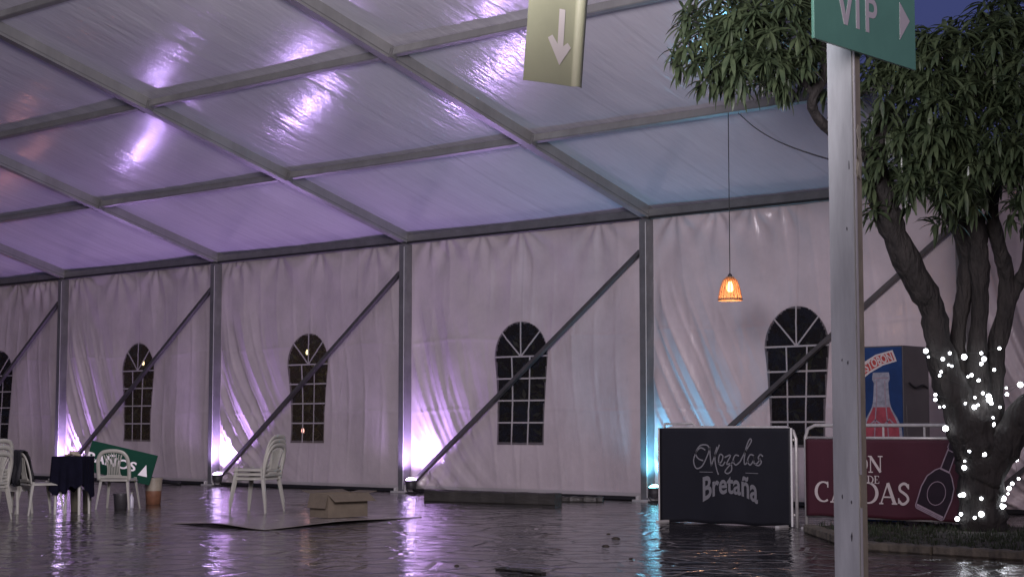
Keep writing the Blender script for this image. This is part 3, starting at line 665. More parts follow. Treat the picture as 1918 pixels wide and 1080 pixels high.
m_.ribbon([bn(1311,883),bn(1336,883.5)], .007, ON, EX, EZ, .002); m_.ribbon([bn(1397,885),bn(1421,886)], .007, ON, EX, EZ, .002)
m_.build('script_lettering', M['print_grey'], nb)
cB = bn(1367, 912); wB = bn(1420,905)[0]-bn(1315,905)[0]
V, Fc = text_mesh('Bretaña', .26, .80, 0, .006, space=1.0)
xs = max(abs(v[0]) for v in V); V = [(x*wB/2/xs, y) for x, y in V]
def archf(x, y):
    t = x/(wB/2); return (x, y*(.92+.22*t*t) - .085*t*t + .03)
V = [archf(x, y*1.28) for x, y in V]
put_text(V, Fc, ON+Vector((cB[0],0,cB[1])), EX, EZ, .002).build('block_lettering', M['print_grey'], nb)

xr0 = onY(1508, 900, YB).x; xr1 = xr0+1.86; topr = onY(1600, 796, YB).z
barrier(xr0, xr1, YB+.02, topr, 'steel crowd barrier carrying the maroon banner beside the tree')
rb = thing('banner', 'maroon banner with cream serif lettering and printed bottle beside the tree', 'banner', (xr0, YB-.03, 0))
z1r = onY(1570, 822, YB-.03).z; z0r = onY(1570, 966, YB-.03).z
o = cloth_panel(1.80, z0r, z1r, .004, 2.2, 'banner_cloth', M['banner_red'], rb); o.location.x = .03
def rn(px, py): p = onY(px, py, YB-.04); return (p.x-xr0, p.z)
m_ = MB(); wC = rn(1704,922)[0]-rn(1525,922)[0]; cC = rn(1614.5,942); hC = abs(rn(1600,902)[1]-rn(1600,942)[1])
nat = sum(SER[c][0] for c in 'CALDAS')*hC
serif(m_, 'CALDAS', cC[0], cC[1], hC, ON, EX, EZ, .002, wC/nat)
hR = hC*.78; serif(m_, 'RON', rn(1613,884)[0], rn(1613,884)[1], hR, ON, EX, EZ, .002, wC/nat*1.05)
serif(m_, 'VIEJO DE', rn(1608,904)[0], rn(1608,904)[1], hC*.36, ON, EX, EZ, .002, wC/nat*1.1)
m_.build('serif_lettering', M['print_cream'], rb)
b1, b2 = rn(1712,960), rn(1790,830)      # printed bottle, tilted
bo = Vector(rn(1740,962)); up = (Vector(rn(1788,832))-bo); Lb = up.length; up.normalize(); sd = Vector((up.y,-up.x))
def bp(s, t): q_ = bo+up*(t*Lb)+sd*(s*Lb); return (q_.x, q_.y)
out = [(-.20,0),(.20,0),(.22,.03),(.235,.30),(.21,.46),(.13,.58),(.065,.64),(.06,.92),(.075,.93),(.075,1.0),(-.075,1.0),(-.075,.93),(-.06,.92),(-.065,.64),(-.13,.58),(-.21,.46),(-.235,.30),(-.22,.03)]
m_ = MB(); m_.prism([bp(*p) for p in out], ON, EX, EZ, .0015); m_.build('printed_bottle', M['print_plum'], rb)
m_ = MB(); cl2 = [bp(*p) for p in out]+[bp(*out[0])]; m_.ribbon(cl2, .012, ON, EX, EZ, .0025); m_.ribbon([bp(-.205,.045),bp(.205,.045)], .02, ON, EX, EZ, .003); m_.ribbon([bp(-.20,.02),bp(.20,.02)], .012, ON, EX, EZ, .0032)
m_.ribbon([bp(-.07,.63),bp(.07,.63)], .018, ON, EX, EZ, .003); m_.ribbon([bp(-.06,.9),bp(.06,.9)], .01, ON, EX, EZ, .003)
m_.ribbon([bp(*p) for p in arc(0,.30,.13,.16,0,360,20)], .007, ON, EX, EZ, .003); m_.build('bottle_outline', M['print_pale'], rb)

# ------------------------------------------------------------------ drinks cooler behind the barrier
YC = -2.7; c0 = onY(1588, 646, YC); c1 = onY(1690, 646, YC); cz = c1.z; cw = c1.x-c0.x; cdp = .58
co = thing('drinks_cooler', 'tall drinks cooler with blue soda bottle print behind the maroon banner', 'cooler', (c0.x, YC, 0))
MB().box((cw/2,cdp/2+.01,cz/2), (cw,cdp,cz), bev=.015).build('cabinet', M['cooler_grey'], co)
MB().box((cw/2,.0035,cz/2), (cw-.02,.012,cz-.03)).build('front_panel', M['cooler_blue'], co)
MB().box((cw+.006,cdp/2+.01,.75), (.010,cdp-.10,1.1)).build('side_panel', M['cooler_grey'], co)
MB().tube(catmull([(cw+.02,.10,1.55),(cw+.035,.22,1.50),(cw+.03,.40,1.53),(cw+.02,.52,1.50)],6), .012, 6).build('power_cord', M['rubber'], co)
OC = Vector((0,-.0035,0))
def cn(px, py): p = onY(px, py, YC); return (p.x-c0.x, p.z)
m_ = MB(); m_.prism([cn(1598,700),cn(1612,682),cn(1640,664),(cn(1672,655)),cn(1680,676),cn(1654,684),cn(1630,698),cn(1606,718)], OC, EX, EZ, .001); m_.build('logo_border', M['print_cream'], co)
m_ = MB(); m_.prism([cn(1602,700),cn(1614,685),cn(1641,667),(cn(1670,659)),cn(1676,674),cn(1652,681),cn(1628,695),cn(1607,713)], OC, EX, EZ, .002); m_.build('logo_ribbon', M['cooler_red'], co)
V, Fc = text_mesh('POSTOBON', .12, .8, 0, .003); xs = max(abs(v[0]) for v in V); pA = Vector(cn(1605,703)); pB = Vector(cn(1673,666)); dd = (pB-pA)/2; pm_ = (pA+pB)/2
def lg(x, y):
    t = x/xs; y2 = y*1.15; nn_ = Vector((-dd.y, dd.x)).normalized(); q_ = pm_+dd*t*.94+nn_*(y2+.035*(1-t*t)-.006); return (q_.x, q_.y)
put_text([lg(*v) for v in V], Fc, OC, EX, EZ, .0035).build('logo_lettering', M['print_cream'], co)
cxb, _ = cn(1652, 800); 
def half(t): return float(np.interp(t, [0,.12,.30,.42,.55,.63,.70,.76,.88,.90,.94,1.0], [.25,.26,.25,.20,.125,.105,.10,.095,.09,.11,.11,.10]))
zb0 = .78; zbt = cn(1655,697)[1]; ts = np.linspace(0,1,24)
Lq = [(cxb-half(t), zb0+t*(zbt-zb0)) for t in ts]; Rq = [(cxb+half(t), zb0+t*(zbt-zb0)) for t in ts][::-1]
m_ = MB(); m_.prism([(min(max(x,.02),cw-.015),y) for x, y in Rq[::-1]+Lq[::-1]], OC, EX, EZ, .0012); m_.build('printed_bottle', M['glass_print'], co)
Lq = [(cxb-half(t)*.86, zb0+t*(zbt-zb0)) for t in ts if t < .60]; Rq = [(cxb+half(t)*.86, zb0+t*(zbt-zb0)) for t in ts if t < .60][::-1]
m_ = MB(); m_.prism([(min(max(x,.03),cw-.03),y) for x, y in Rq[::-1]+Lq[::-1]], OC, EX, EZ, .0024); m_.build('printed_soda', M['soda_red'], co)
m_ = MB()
for dx in (-.06,.055): m_.ribbon([(cxb+dx*1.6,zb0+.10),(cxb+dx*1.3,zb0+.42*(zbt-zb0)),(cxb+dx*.9,zb0+.70*(zbt-zb0)),(cxb+dx*.9,zb0+.9*(zbt-zb0))], .014, OC, EX, EZ, .0035)
m_.ribbon([(cxb-.09,zb0+.93*(zbt-zb0)),(cxb+.09,zb0+.93*(zbt-zb0))], .015, OC, EX, EZ, .0035); m_.ribbon([(cxb-.16,zb0+.30),(cxb-.08,zb0+.36),(cxb+.02,zb0+.30),(cxb+.1,zb0+.37),(cxb+.17,zb0+.30)], .02, OC, EX, EZ, .0035)
m_.build('bottle_outline', M['print_pale'], co)

# ------------------------------------------------------------------ plastic chairs
def make_chair(mp):
    t = thing('plastic_chair', 'x', 'chair')
    m_ = MB(); nu, nv = 10, 10; V = []; Fc = []
    for j in range(nv+1):
        for i in range(nu+1):
            u = -1+2*i/nu; v = -1+2*j/nv; x = u*(.205-.015*(v < -.5)); y = v*.20
            z = .395-.018*(1-u*u)*(1-v*v)-.02*max(0,v-.6)**2*4
            if abs(u) > .99 or abs(v) > .99: z -= .035
            V.append((x,y,z))
    for j in range(nv):
        for i in range(nu): a_ = j*(nu+1)+i; Fc.append((a_, a_+1, a_+nu+2, a_+nu+1))
    m_.add(V, Fc); s_ = m_.build('seat', mp, t, smooth=True); md = s_.modifiers.new('solid','SOLIDIFY'); md.thickness = .008
    for sx in (-1,1):
        for sy in (-1,1):
            top = Vector((sx*.185, sy*.175, .40)); ft = Vector((sx*.225, sy*.235, 0)); q = MB()
            V = []
            for f in np.linspace(0,1,5):
                p = top.lerp(ft, f); a_ = .036*(1-.45*f); b__ = .008
                prof_ = [(sx*a_,sy*0+0),(0,0),(0,sy*-a_*1.1),(sx*-b__,sy*-a_*1.1),(sx*-b__,sy*b__),(sx*a_,sy*b__)]
                prof_ = [(0,0),(-sx*a_,0),(-sx*a_,-sy*b__),(-sx*b__,-sy*b__),(-sx*b__,-sy*a_),(0,-sy*a_)]
                V += [p+Vector((x,y,0)) for x, y in prof_]
            Fc = [(i*6+k, i*6+(k+1)%6, (i+1)*6+(k+1)%6, (i+1)*6+k) for i in range(4) for k in range(6)] + [tuple(range(6)), tuple(range(24,30))[::-1]]
            q.add(V, Fc); q.build('leg', mp, t)
    def bk(x, z): return Vector((x, -.185-.085*((z-.38)/.36)**1.2 if z > .38 else -.185, z))
    P = [(-.195,.37),(-.200,.48),(-.197,.58),(-.180,.66),(-.135,.715),(-.07,.735),(0,.74),(.07,.735),(.135,.715),(.180,.66),(.197,.58),(.200,.48),(.195,.37)]
    arc_ = catmull([bk(*p) for p in P], 4); MB().tube(arc_, .026, 8, flat=.42, upv=(1,0,0)).build('backrest_frame', mp, t, smooth=True)
    for i in range(8):
        f = -1+2*i/7; x0, xm, x1 = f*.085, f*.072, f*.115; zt = .718-.03*abs(f)
        P = catmull([bk(x0,.40), bk(xm,.52), bk((xm+x1)/2,.62), bk(x1,zt)], 3)
        w_ = .011 if i in (0,7) else .0075
        MB().tube(P, w_, 6, flat=.5, upv=(1,0,0)).build('slat', mp, t, smooth=True)
    MB().tube([bk(-.195,.405), bk(0,.41), bk(.195,.405)], .018, 6, flat=.6).build('backrest_rail', mp, t)
    MB().tube([bk(-.10,.425), bk(.10,.425)], .012, 6).build('backrest_rail', mp, t)
    return t
proto = make_chair(M['white_plastic']); first = [True]
def face(d): return math.atan2(-d[0], d[1])             # rz so that local +Y points along d
def chair(loc, d, label, group, s=1.0, z=0):
    o = proto if first[0] else copy_tree(proto); first[0] = False
    o.location = (loc[0], loc[1], z); o.rotation_euler.z = face(d); o.scale = (s,s,s); tag(o, label, 'chair', group); return o
FW = Vector((-.668,.744,0)); RT = Vector((.744,.668,0))
# stack on the open floor
sp = Vector((13.18,-5.75,0)); names = ['bottom', 'second', 'third', 'top']
for i, nm in enumerate(['lowest chair, standing on the floor', 'middle chair', 'topmost chair']):
    chair(sp+FW*(-.010*i), (-.93,-.37), f'white plastic chair, {nm} of the stack near the cardboard box', 'stacked chairs near the box', 1.13, .055*i)
cB_ = at(221, 948, 22.0); chair((cB_.x, cB_.y), FW+RT*.08, 'white plastic chair with slatted back in front of the green sign', 'white plastic chairs', 1.02)
cL_ = at(74, 955, 20.6); chair((cL_.x, cL_.y), RT*.80+FW*.60, 'white plastic chair with black jacket over its back beside the table', 'white plastic chairs', 1.0)
fl = at(-33, 960, 19.4)
for i, nm in enumerate(['lower', 'middle', 'upper']):
    chair((fl.x, fl.y), FW*.4-RT*.9, f'white plastic chair, {nm} one of the stack at the left edge', 'stacked chairs at the left edge', 1.02, .075*i)

# jacket over the left chair
jr = thing('jacket', 'black jacket draped over the back of the white plastic chair', 'jacket', (cL_.x, cL_.y, 0), face(RT*.80+FW*.60))
nu, nv = 18, 26; V = []; Fc = []
for j in range(nv+1):
    for i in range(nu+1):
        u = -1+2*i/nu; s_ = -1+2*j/nv; fold = .012*math.sin(u*9+s_*3)+.008*math.sin(u*17-s_*5)
        a_ = max(min(s_/.10,1),-1)*math.pi/2; hang = max(abs(s_)-.10,0); yb = -.268
        V.append((u*(.185-.03*(abs(s_) < .2)) , yb+.05*math.sin(a_)*(1 if s_ > 0 else 1.0)+(.10*hang if s_ > 0 else -.02*hang)+fold*(.3+hang*2), .752+.035*math.cos(a_)-hang*(.40+.05*math.sin(u*4))))
for j in range(nv):
    for i in range(nu): a_ = j*(nu+1)+i; Fc.append((a_, a_+1, a_+nu+2, a_+nu+1))
m_ = MB(); m_.add(V, Fc); o = m_.build('jacket_body', M['jacket'], jr, smooth=True); md = o.modifiers.new('solid','SOLIDIFY'); md.thickness = .012

# small table under a navy cloth
tb = at(135, 955, 20.7); tz_ = .70
tab = thing('side_table', 'small white plastic table beneath the navy cloth', 'table', (tb.x, tb.y, 0), face(FW+RT*.15))
MB().box((0,0,tz_-.015), (.37,.37,.03), bev=.008).build('tabletop', M['white_plastic'], tab)
for sx in (-1,1):
    for sy in (-1,1): MB().tube([(sx*.145,sy*.145,tz_-.03),(sx*.155,sy*.155,0)], [.024,.017], 8).build('leg', M['white_plastic'], tab)
nu = 96; V = []; Fc = []; per = []
for i in range(nu):
    a_ = 2*math.pi*i/nu; c_, s_ = math.cos(a_), math.sin(a_); m__ = max(abs(c_), abs(s_)); per.append((.195*c_/m__, .195*s_/m__, a_))
rows = [(.0,0),(.6,0),(.95,0),(1.0,-.004)]
V.append((0,0,tz_+.006)); 
for f, dz in rows[1:]:
    for x, y, a_ in per: V.append((x*f, y*f, tz_+.006+dz))
for jj in range(1, 11):
    t = jj/10
    for i, (x, y, a_) in enumerate(per):
        drop = .40+.05*math.sin(a_*3+1)+.10*max(0,math.sin(a_*2+.8))**6+.03*math.sin(a_*11)
        k_ = 1+t*(.05+.075*math.sin(a_*13+.5*math.sin(a_*3)))+.03*t; V.append((x*k_, y*k_, tz_-drop*t))
Fc += [(0, 1+i, 1+(i+1)%nu) for i in range(nu)]
for r_ in range(12):
    for i in range(nu): a_ = 1+r_*nu; Fc.append((a_+i, a_+nu+i, a_+nu+(i+1)%nu, a_+(i+1)%nu))
m_ = MB(); m_.add(V, Fc); o = m_.build('tablecloth', M['navy'], None, smooth=True); o.location = tab.location; o.rotation_euler = tab.rotation_euler
tag(o, 'navy cloth hanging unevenly over the small table', 'tablecloth')
# clutter on the table top
q = tab.location
m_ = MB()
for j in range(6):
    m_.tube(catmull([(-.11+.03*j,-.05+.02*j,0.016+.006*j),(.0,.05-.02*j,.03+.006*j),(.12-.02*j,.02,.018)],4), .014, 6)
o = m_.build('crumpled_rag', M['bucket'], None, smooth=True); o.location = (q.x, q.y, tz_+.0); tag(o, 'crumpled beige rag lying on top of the navy tablecloth', 'rag')
# tubs underneath
def tub(loc, r0, r1, h_, mat_, label, cat='bucket', lower=None, handle=True):
    t = thing('bucket', label, cat, loc, random.uniform(0,3))
    rr = lambda z: r0+(r1-r0)*z/h_
    cut = h_*.52
    if lower:
        MB().lathe([(r0*.9,.0),(r0,.004),(rr(cut),cut)], 24, cap=False).build('painted_band', lower, t, smooth=True)
        MB().lathe([(rr(cut),cut),(rr(h_),h_)], 24, cap=False).build('wall', mat_, t, smooth=True)
    else: MB().lathe([(r0*.9,.0),(r0,.004),(rr(h_),h_)], 24, cap=False).build('wall', mat_, t, smooth=True)
    MB().lathe([(.001,.006),(r0*.93,.006)], 24, cap=False).build('base', mat_, t)
    MB().lathe([(r1-.004,h_-.02),(r1+.008,h_-.018),(r1+.008,h_),(r1-.006,h_),(r1-.006,h_-.02)], 24, cap=False).build('rim', mat_, t)
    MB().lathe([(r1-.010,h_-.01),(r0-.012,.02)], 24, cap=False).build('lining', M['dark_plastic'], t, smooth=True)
    if handle: MB().tube([(r1*math.cos(a_)*1.03, .02+.10*math.sin(a_), h_-.03-.12*math.sin(a_)+.0) for a_ in np.linspace(0, math.pi, 14)], .004, 5).build('handle', M['steel'], t)
    return t
p = at(141, 950, 21.3); tub((p.x, p.y, 0), .055, .07, .30, M['olive_plastic'], 'olive plastic bucket standing behind the navy covered table', handle=False)
p = at(163, 950, 21.5); tub((p.x, p.y, 0), .05, .06, .27, M['olive_plastic'], 'slim olive bucket standing right of the covered table', handle=False)
p = at(226, 948, 21.9); tub((p.x, p.y, 0), .08, .095, .20, M['dark_plastic'], 'dark bucket underneath the slatted white chair', handle=False)
p = at(287, 941, 23.3); tub((p.x, p.y, 0), .10, .122, .36, M['bucket'], 'beige bucket with brown painted lower half beside the green sign', lower=M['bucket_low'])
BK = Vector((p.x, p.y, .36))
# bottle by the chair
p = at(246, 948, 22.2); bt = thing('water_bottle', 'small clear bottle beside the slatted chair leg', 'bottle', (p.x, p.y, 0))
MB().lathe([(.028,0),(.032,.01),(.032,.13),(.013,.17),(.013,.19)], 14).build('body', mat('clear_plastic', (.5,.48,.55), .1, spec=.8), bt, smooth=True)
MB().lathe([(.015,.185),(.015,.205)], 12).build('cap', M['white_plastic'], bt)
# stool
p = at(27, 958, 20.8); stl = thing('plastic_stool', 'low white plastic stool at the far left beside the chair', 'stool', (p.x, p.y, 0), .4)
MB().box((0,0,.36), (.30,.30,.03), bev=.012).build('seat', M['white_plastic'], stl)
for sx in (-1,1):
    for sy in (-1,1): MB().tube([(sx*.12,sy*.12,.35),(sx*.15,sy*.15,0)], [.026,.018], 8).build('leg', M['white_plastic'], stl)
MB().box((0,-.145,.31), (.26,.012,.07)).build('apron', M['white_plastic'], stl); MB().box((.145,0,.31), (.012,.26,.07)).build('apron', M['white_plastic'], stl)

# fallen BANOS sign leaning between chair and bucket
bs = thing('direction_sign', 'dark green toilets sign leaning tilted behind the white chair', 'sign', tuple(at(226, 866, 22.9)))
ang = R(-13); exs = (RT*math.cos(ang)+Vector((0,0,1))*math.sin(ang)); eys = (RT*-math.sin(ang)+Vector((0,0,1))*math.cos(ang)); eys = (eys+FW*.25).normalized(); eys = (eys-exs*eys.dot(exs)).normalized()
sw_, sh_ = .92, .42
poly = [(-sw_/2,-sh_/2),(sw_/2,-sh_/2),(sw_/2,sh_/2),(-sw_/2,sh_/2)]
m_ = MB(); m_.prism(poly, Vector((0,0,0)), exs, eys, -.015); m_.build('sign_panel', M['sign_dark'], bs)
V, Fc = text_mesh('BAÑOS', .175, .80, 0, .004); V = [(x*1.50-.125, y-.02) for x, y in V]
put_text(V, Fc, (0,0,0), exs, eys, .003).build('lettering', M['sign_white'], bs)
m_ = MB(); m_.prism([(.27,-.11),(.40,-.11),(.345,.05)], Vector((0,0,0)), exs, eys, .003); m_.build('arrow', M['sign_white'], bs)

# ------------------------------------------------------------------ board, box, timbers, litter
pts = [ground(*p) for p in ((325,980),(495,993),(790,968),(623,957))]
bd = thing('floor_board', 'large warped board lying flat on the wet floor under the cardboard box', 'board', tuple(pts[0]))
nu, nv = 26, 26; V = []; Fc = []
for s_ in (0,1):
    for j in range(nv+1):
        for i in range(nu+1):
            u, v = i/nu, j/nv; p = pts[0]*(1-u)*(1-v)+pts[1]*u*(1-v)+pts[2]*u*v+pts[3]*(1-u)*v
            z = .010+.045*(u**3)*(math.sin(v*math.pi*1.0)**2)*.6+.035*((1-v)**3)*(math.sin(u*3)**2)+.004*math.sin(u*7+v*5)
            V.append(p-pts[0]+Vector((0,0,z-.007*s_)))
W = nu+1; Np = W*(nv+1)
for j in range(nv):
    for i in range(nu): a_ = j*W+i; Fc.append((a_,a_+1,a_+W+1,a_+W)); Fc.append((Np+a_,Np+a_+W,Np+a_+W+1,Np+a_+1))
for i in range(nu): Fc.append((i,Np+i,Np+i+1,i+1)); Fc.append((nv*W+i,nv*W+i+1,Np+nv*W+i+1,Np+nv*W+i))
for j in range(nv): Fc.append((j*W,(j+1)*W,Np+(j+1)*W,Np+j*W)); Fc.append((j*W+nu,Np+j*W+nu,Np+(j+1)*W+nu,(j+1)*W+nu))
m_ = MB(); m_.add(V, Fc); m_.build('board_sheet', M['board'], bd, smooth=False)

bx = thing('cardboard_box', 'open cardboard box with flaps spread standing on the board', 'box', (15.06,-6.52,.030), R(-4))
bwX, bwY, bh = .34, .58, .27
MB().box((bwX/2,.004,bh/2), (bwX,.006,bh)).build('side', M['card'], bx); MB().box((bwX/2,bwY-.004,bh/2), (bwX,.006,bh)).build('side', M['card'], bx)
MB().box((.004,bwY/2,bh/2), (.006,bwY-.016,bh)).build('side', M['card'], bx); MB().box((bwX-.004,bwY/2,bh/2), (.006,bwY-.016,bh)).build('side', M['card'], bx)
MB().box((bwX/2,bwY/2,.004), (bwX-.016,bwY-.016,.006)).build('base', M['card'], bx)
def flap(a_, b__, out_, drop, name='flap'):
    a_ = Vector(a_); b__ = Vector(b__); o_ = Vector(out_); m_ = MB(); V = [a_, b__, b__+o_, a_+o_]; V += [p-Vector((0,0,.005)) for p in V]
    m_.add(V, [(0,1,2,3),(7,6,5,4),(0,4,5,1),(1,5,6,2),(2,6,7,3),(3,7,4,0)]); m_.build(name, M['card'], bx)
flap((bwX,-.01,bh+.003), (bwX,bwY+.01,bh+.003), (.10,.03,-.085), 0)
flap((0,-.01,bh+.003), (0,bwY+.01,bh+.003), (-.15,.0,.03), 0)
flap((0,0,bh+.003), (bwX,0,bh+.003), (.01,-.05,-.16), 0)
flap((0,bwY,bh+.003), (bwX,bwY,bh+.003), (0,.14,.02), 0)

ta = ground(792,938); tb2 = ground(1038,946)
tm = MB(); dv = (tb2-ta); Lt = dv.length
def timber_mesh(L_, w_, h_, seed, am=1.0):
    n_ = 24; V = []; Fc = []
    for i in range(n_+1):
        x = L_*i/n_; jx = am*(.008*math.sin(i*.9+seed)+.003*math.sin(i*2.1+seed)); c_ = .012
        for y, z in ((-w_/2,c_),(-w_/2,h_-c_),(-w_/2+c_,h_),(w_/2-c_,h_),(w_/2,h_-c_),(w_/2,c_),(w_/2-c_,0),(-w_/2+c_,0)): V.append((x,y+jx,max(0,z+(am*.006*math.sin(i*1.1+seed) if z > .02 else 0))))
    for i in range(n_):
        for k in range(8): Fc.append((i*8+k, (i+1)*8+k, (i+1)*8+(k+1)%8, i*8+(k+1)%8))
    Fc += [tuple(range(8)), tuple(range(n_*8,n_*8+8))[::-1]]
    m_ = MB(); m_.add(V, Fc); return m_
o = timber_mesh(Lt, .17, .16, 1).build('timber_beam', M['timber']); o.location = ta+Vector((0,.09,0)); o.rotation_euler.z = math.atan2(dv.y, dv.x)
tag(o, 'long dark squared timber lying along the foot of the wall', 'timber')
ta = ground(1000,940); tb2 = ground(1105,941); dv = tb2-ta
o = timber_mesh(dv.length, .12, .075, 2).build('timber_plank', M['timber']); o.location = ta+Vector((0,.30,0)); o.rotation_euler.z = math.atan2(dv.y, dv.x)
tag(o, 'shorter weathered plank lying behind the right end of the timber', 'timber')
def stick(px0, py0, px1, py1, w_, h_, label):
    a_ = ground(px0,py0); b__ = ground(px1,py1); d_ = b__-a_; o = timber_mesh(d_.length, w_, h_, px0).build('wood_offcut', M['timber']); o.location = a_; o.rotation_euler.z = math.atan2(d_.y, d_.x); tag(o, label, 'wood')
stick(934,1066,1018,1075,.06,.022,'flat dark wood offcut on the floor at bottom centre')
def blob(px, py, s, label):
    p = ground(px, py); m_ = MB(); n_ = 9; prof = []
    for j in range(5):
        f = j/4; 
        for i in range(n_): a_ = 2*math.pi*i/n_; r_ = s*math.cos(f*1.45)*(1+.25*math.sin(i*2.1+px)+.1*math.sin(j*3+i)); m_.v.append((r_*math.cos(a_), r_*math.sin(a_)*.8, s*.55*math.sin(f*1.5)))
    for j in range(4):
        for i in range(n_): m_.f.append((j*n_+i, j*n_+(i+1)%n_, (j+1)*n_+(i+1)%n_, (j+1)*n_+i))
    m_.f.append(tuple(range(4*n_,5*n_))); m_.f.append(tuple(range(n_))[::-1])
    o = m_.build('litter_clump', M['soil'], smooth=True); o.location = p; tag(o, label, 'litter')
blob(1154,1009,.042,'larger dark clump on the paving left of the cyan reflection'); blob(1135,1023,.035,'dark clump nearest the camera left of the cyan reflection'); blob(1140,1000,.022,'tiny dark clump farthest of the three by the cyan reflection')
blob(1181,1046,.02,'small dark clump just left of the cyan reflection near the bottom'); blob(855,1059,.02,'small dark speck on the paving below the timber')
# dark hose along the wall foot
a_ = Vector((4.2,-.7,0)); m_ = MB().tube(catmull([(2.2,-.5,.03),(2.7,-.65,.16),(3.2,-.6,.22),(3.8,-.5,.10),(4.5,-.4,.03)],6), .035, 8)
tag(m_.build('rolled_tarp', M['jacket'], smooth=True), 'dark rolled tarp slumped against the wall behind the beige bucket', 'tarp')

# ------------------------------------------------------------------ kerb, grass, tree
kp = [(22.2,-6.5),(23.0,-6.57),(23.85,-6.63),(24.7,-6.70),(25.6,-6.78),(26.5,-6.86)]
kr = thing('kerb', 'broken pale stone kerb edging the planting bed in front of the tree', 'kerb', (22.2,-6.5,0))
lk = [(20.6,-4.7),(21.15,-5.32),(21.7,-5.93),(22.17,-6.46)]
for seq in (kp, lk):
    for (xa_, ya_), (xb_, yb_) in zip(seq[:-1], seq[1:]):
        d_ = Vector((xb_-xa_, yb_-ya_,0)); Lk = d_.length-.02
        st_ = timber_mesh(Lk, .13, .085+random.uniform(-.012,.006), random.random()*9, .8); o = st_.build('kerb_stone', M['kerb'], kr)
        o.location = (xa_-22.2+.01, ya_+6.5, 0); o.rotation_euler.z = math.atan2(d_.y, d_.x)+random.uniform(-.02,.02)
# grass
from math import cos, sin
def in_bed(x, y):
    c = False; n_ = len(BED); j = n_-1
    for i in range(n_):
        xi, yi = BED[i]; xj, yj = BED[j]
        if (yi > y) != (yj > y) and x < (xj-xi)*(y-yi)/(yj-yi)+xi: c = not c
        j = i
    return c
V = []; Fc = []
while len(Fc) < 16000:
    cx_, cy2 = random.uniform(20.6,25.5), random.uniform(-6.75,-3.35)
    if not in_bed(cx_, cy2): continue
    n_ = random.randint(3,9); hh = random.uniform(.015,.06)
    for _ in range(n_):
        x = cx_+random.gauss(0,.03); y = cy2+random.gauss(0,.03)
        if not in_bed(x, y-.05): continue
        an = random.uniform(0,6.28); h_ = hh*random.uniform(.6,1.3); ln_ = h_*random.uniform(.1,.8); w_ = .005
        dx, dy = cos(an), sin(an); px_, py_ = -dy*w_, dx*w_; b0 = len(V)
        V += [(x-px_,y-py_,.05),(x+px_,y+py_,.05),(x+px_*.7+dx*ln_*.4,y+py_*.7+dy*ln_*.4,.05+h_*.6),(x-px_*.7+dx*ln_*.4,y-py_*.7+dy*ln_*.4,.05+h_*.6),(x+dx*ln_,y+dy*ln_,.05+h_),(x+dx*ln_+px_*.2,y+dy*ln_+py_*.2,.05+h_)]
        Fc += [(b0,b0+1,b0+2,b0+3),(b0+3,b0+2,b0+5,b0+4)]
o = link('grass', npmesh('grass', V, Fc), M['grass']); o['kind'] = 'stuff'; tag(o, 'sparse dark grass growing in the bed around the tree', 'grass')

TD = 16.5
base = ground(1843, 1008); 
tree = thing('mango_tree', 'dark mango tree with forked trunk and drooping leaf clusters', 'tree', (base.x, base.y, 0))
def limb(name, P, seg=5):
    pts_ = [at(x, y, d) for x, y, r_, d in P]; rad = [r_/FPX*d for x, y, r_, d in P]
    q_ = catmull(pts_, seg); t_ = np.linspace(0, len(P)-1, len(q_)); rr = np.interp(t_, range(len(P)), rad)
    rr = [r_*(1+.07*math.sin(i*1.3+P[0][0])+.05*math.sin(i*2.9)) for i, r_ in enumerate(rr)]
    m_ = MB().tube([p-tree.location for p in q_], rr, 14); return m_.build(name, M['bark'], tree, smooth=True)
limb('trunk', [(1843,1025,56,TD),(1842,995,47,TD),(1838,940,42,TD),(1836,880,43,TD),(1832,830,46,TD),(1826,780,40,TD),(1824,740,24,TD+.05)], 6)
limb('limb', [(1826,850,40,TD),(1800,770,34,TD),(1772,700,31,TD-.05),(1757,640,24,TD-.1),(1745,575,24,TD-.1),(1712,515,27,TD-.15),(1676,440,24,TD-.2),(1655,380,27,TD-.2),(1640,320,22,TD-.25),(1648,250,16,TD-.3),(1670,180,10,TD-.3)])
limb('limb', [(1828,800,34,TD),(1805,720,22,TD+.1),(1794,650,14,TD+.1),(1799,590,14,TD+.1),(1810,530,17,TD+.1),(1812,470,19,TD+.1),(1790,420,14,TD),(1762,385,10,TD-.1),(1730,320,8,TD-.2)])
limb('limb', [(1836,790,34,TD+.05),(1830,710,24,TD),(1831,640,17,TD),(1836,570,15,TD),(1834,500,19,TD),(1826,430,22,TD),(1812,350,16,TD),(1800,250,11,TD)])
limb('limb', [(1846,800,34,TD),(1856,720,24,TD+.1),(1866,650,18,TD+.1),(1884,580,17,TD+.1),(1884,510,15,TD+.1),(1868,450,14,TD),(1858,380,12,TD),(1880,270,8,TD)])
limb('limb', [(1884,570,15,TD+.1),(1905,535,13,TD+.1),(1925,490,12,TD),(1930,400,10,TD),(1920,300,8,TD)])
limb('limb', [(1842,900,34,TD-.05),(1876,838,34,TD-.1),(1920,775,30,TD-.2),(1985,705,22,TD-.3),(2040,600,14,TD-.4)])
limb('limb', [(1645,300,15,TD-.25),(1605,285,11,TD-.4),(1552,243,10,TD-.6),(1524,208,9.5,TD-.7),(1524,178,9,TD-.8),(1545,140,9,TD-.8),(1540,80,7,TD-.9),(1490,20,6,TD-1)])
limb('limb', [(1524,178,7,TD-.8),(1470,120,5,TD-.9),(1400,90,4,TD-1.0),(1330,95,3,TD-1.0)])
limb('limb', [(1670,190,10,TD-.3),(1720,120,7,TD-.4),(1790,90,5,TD-.5)])
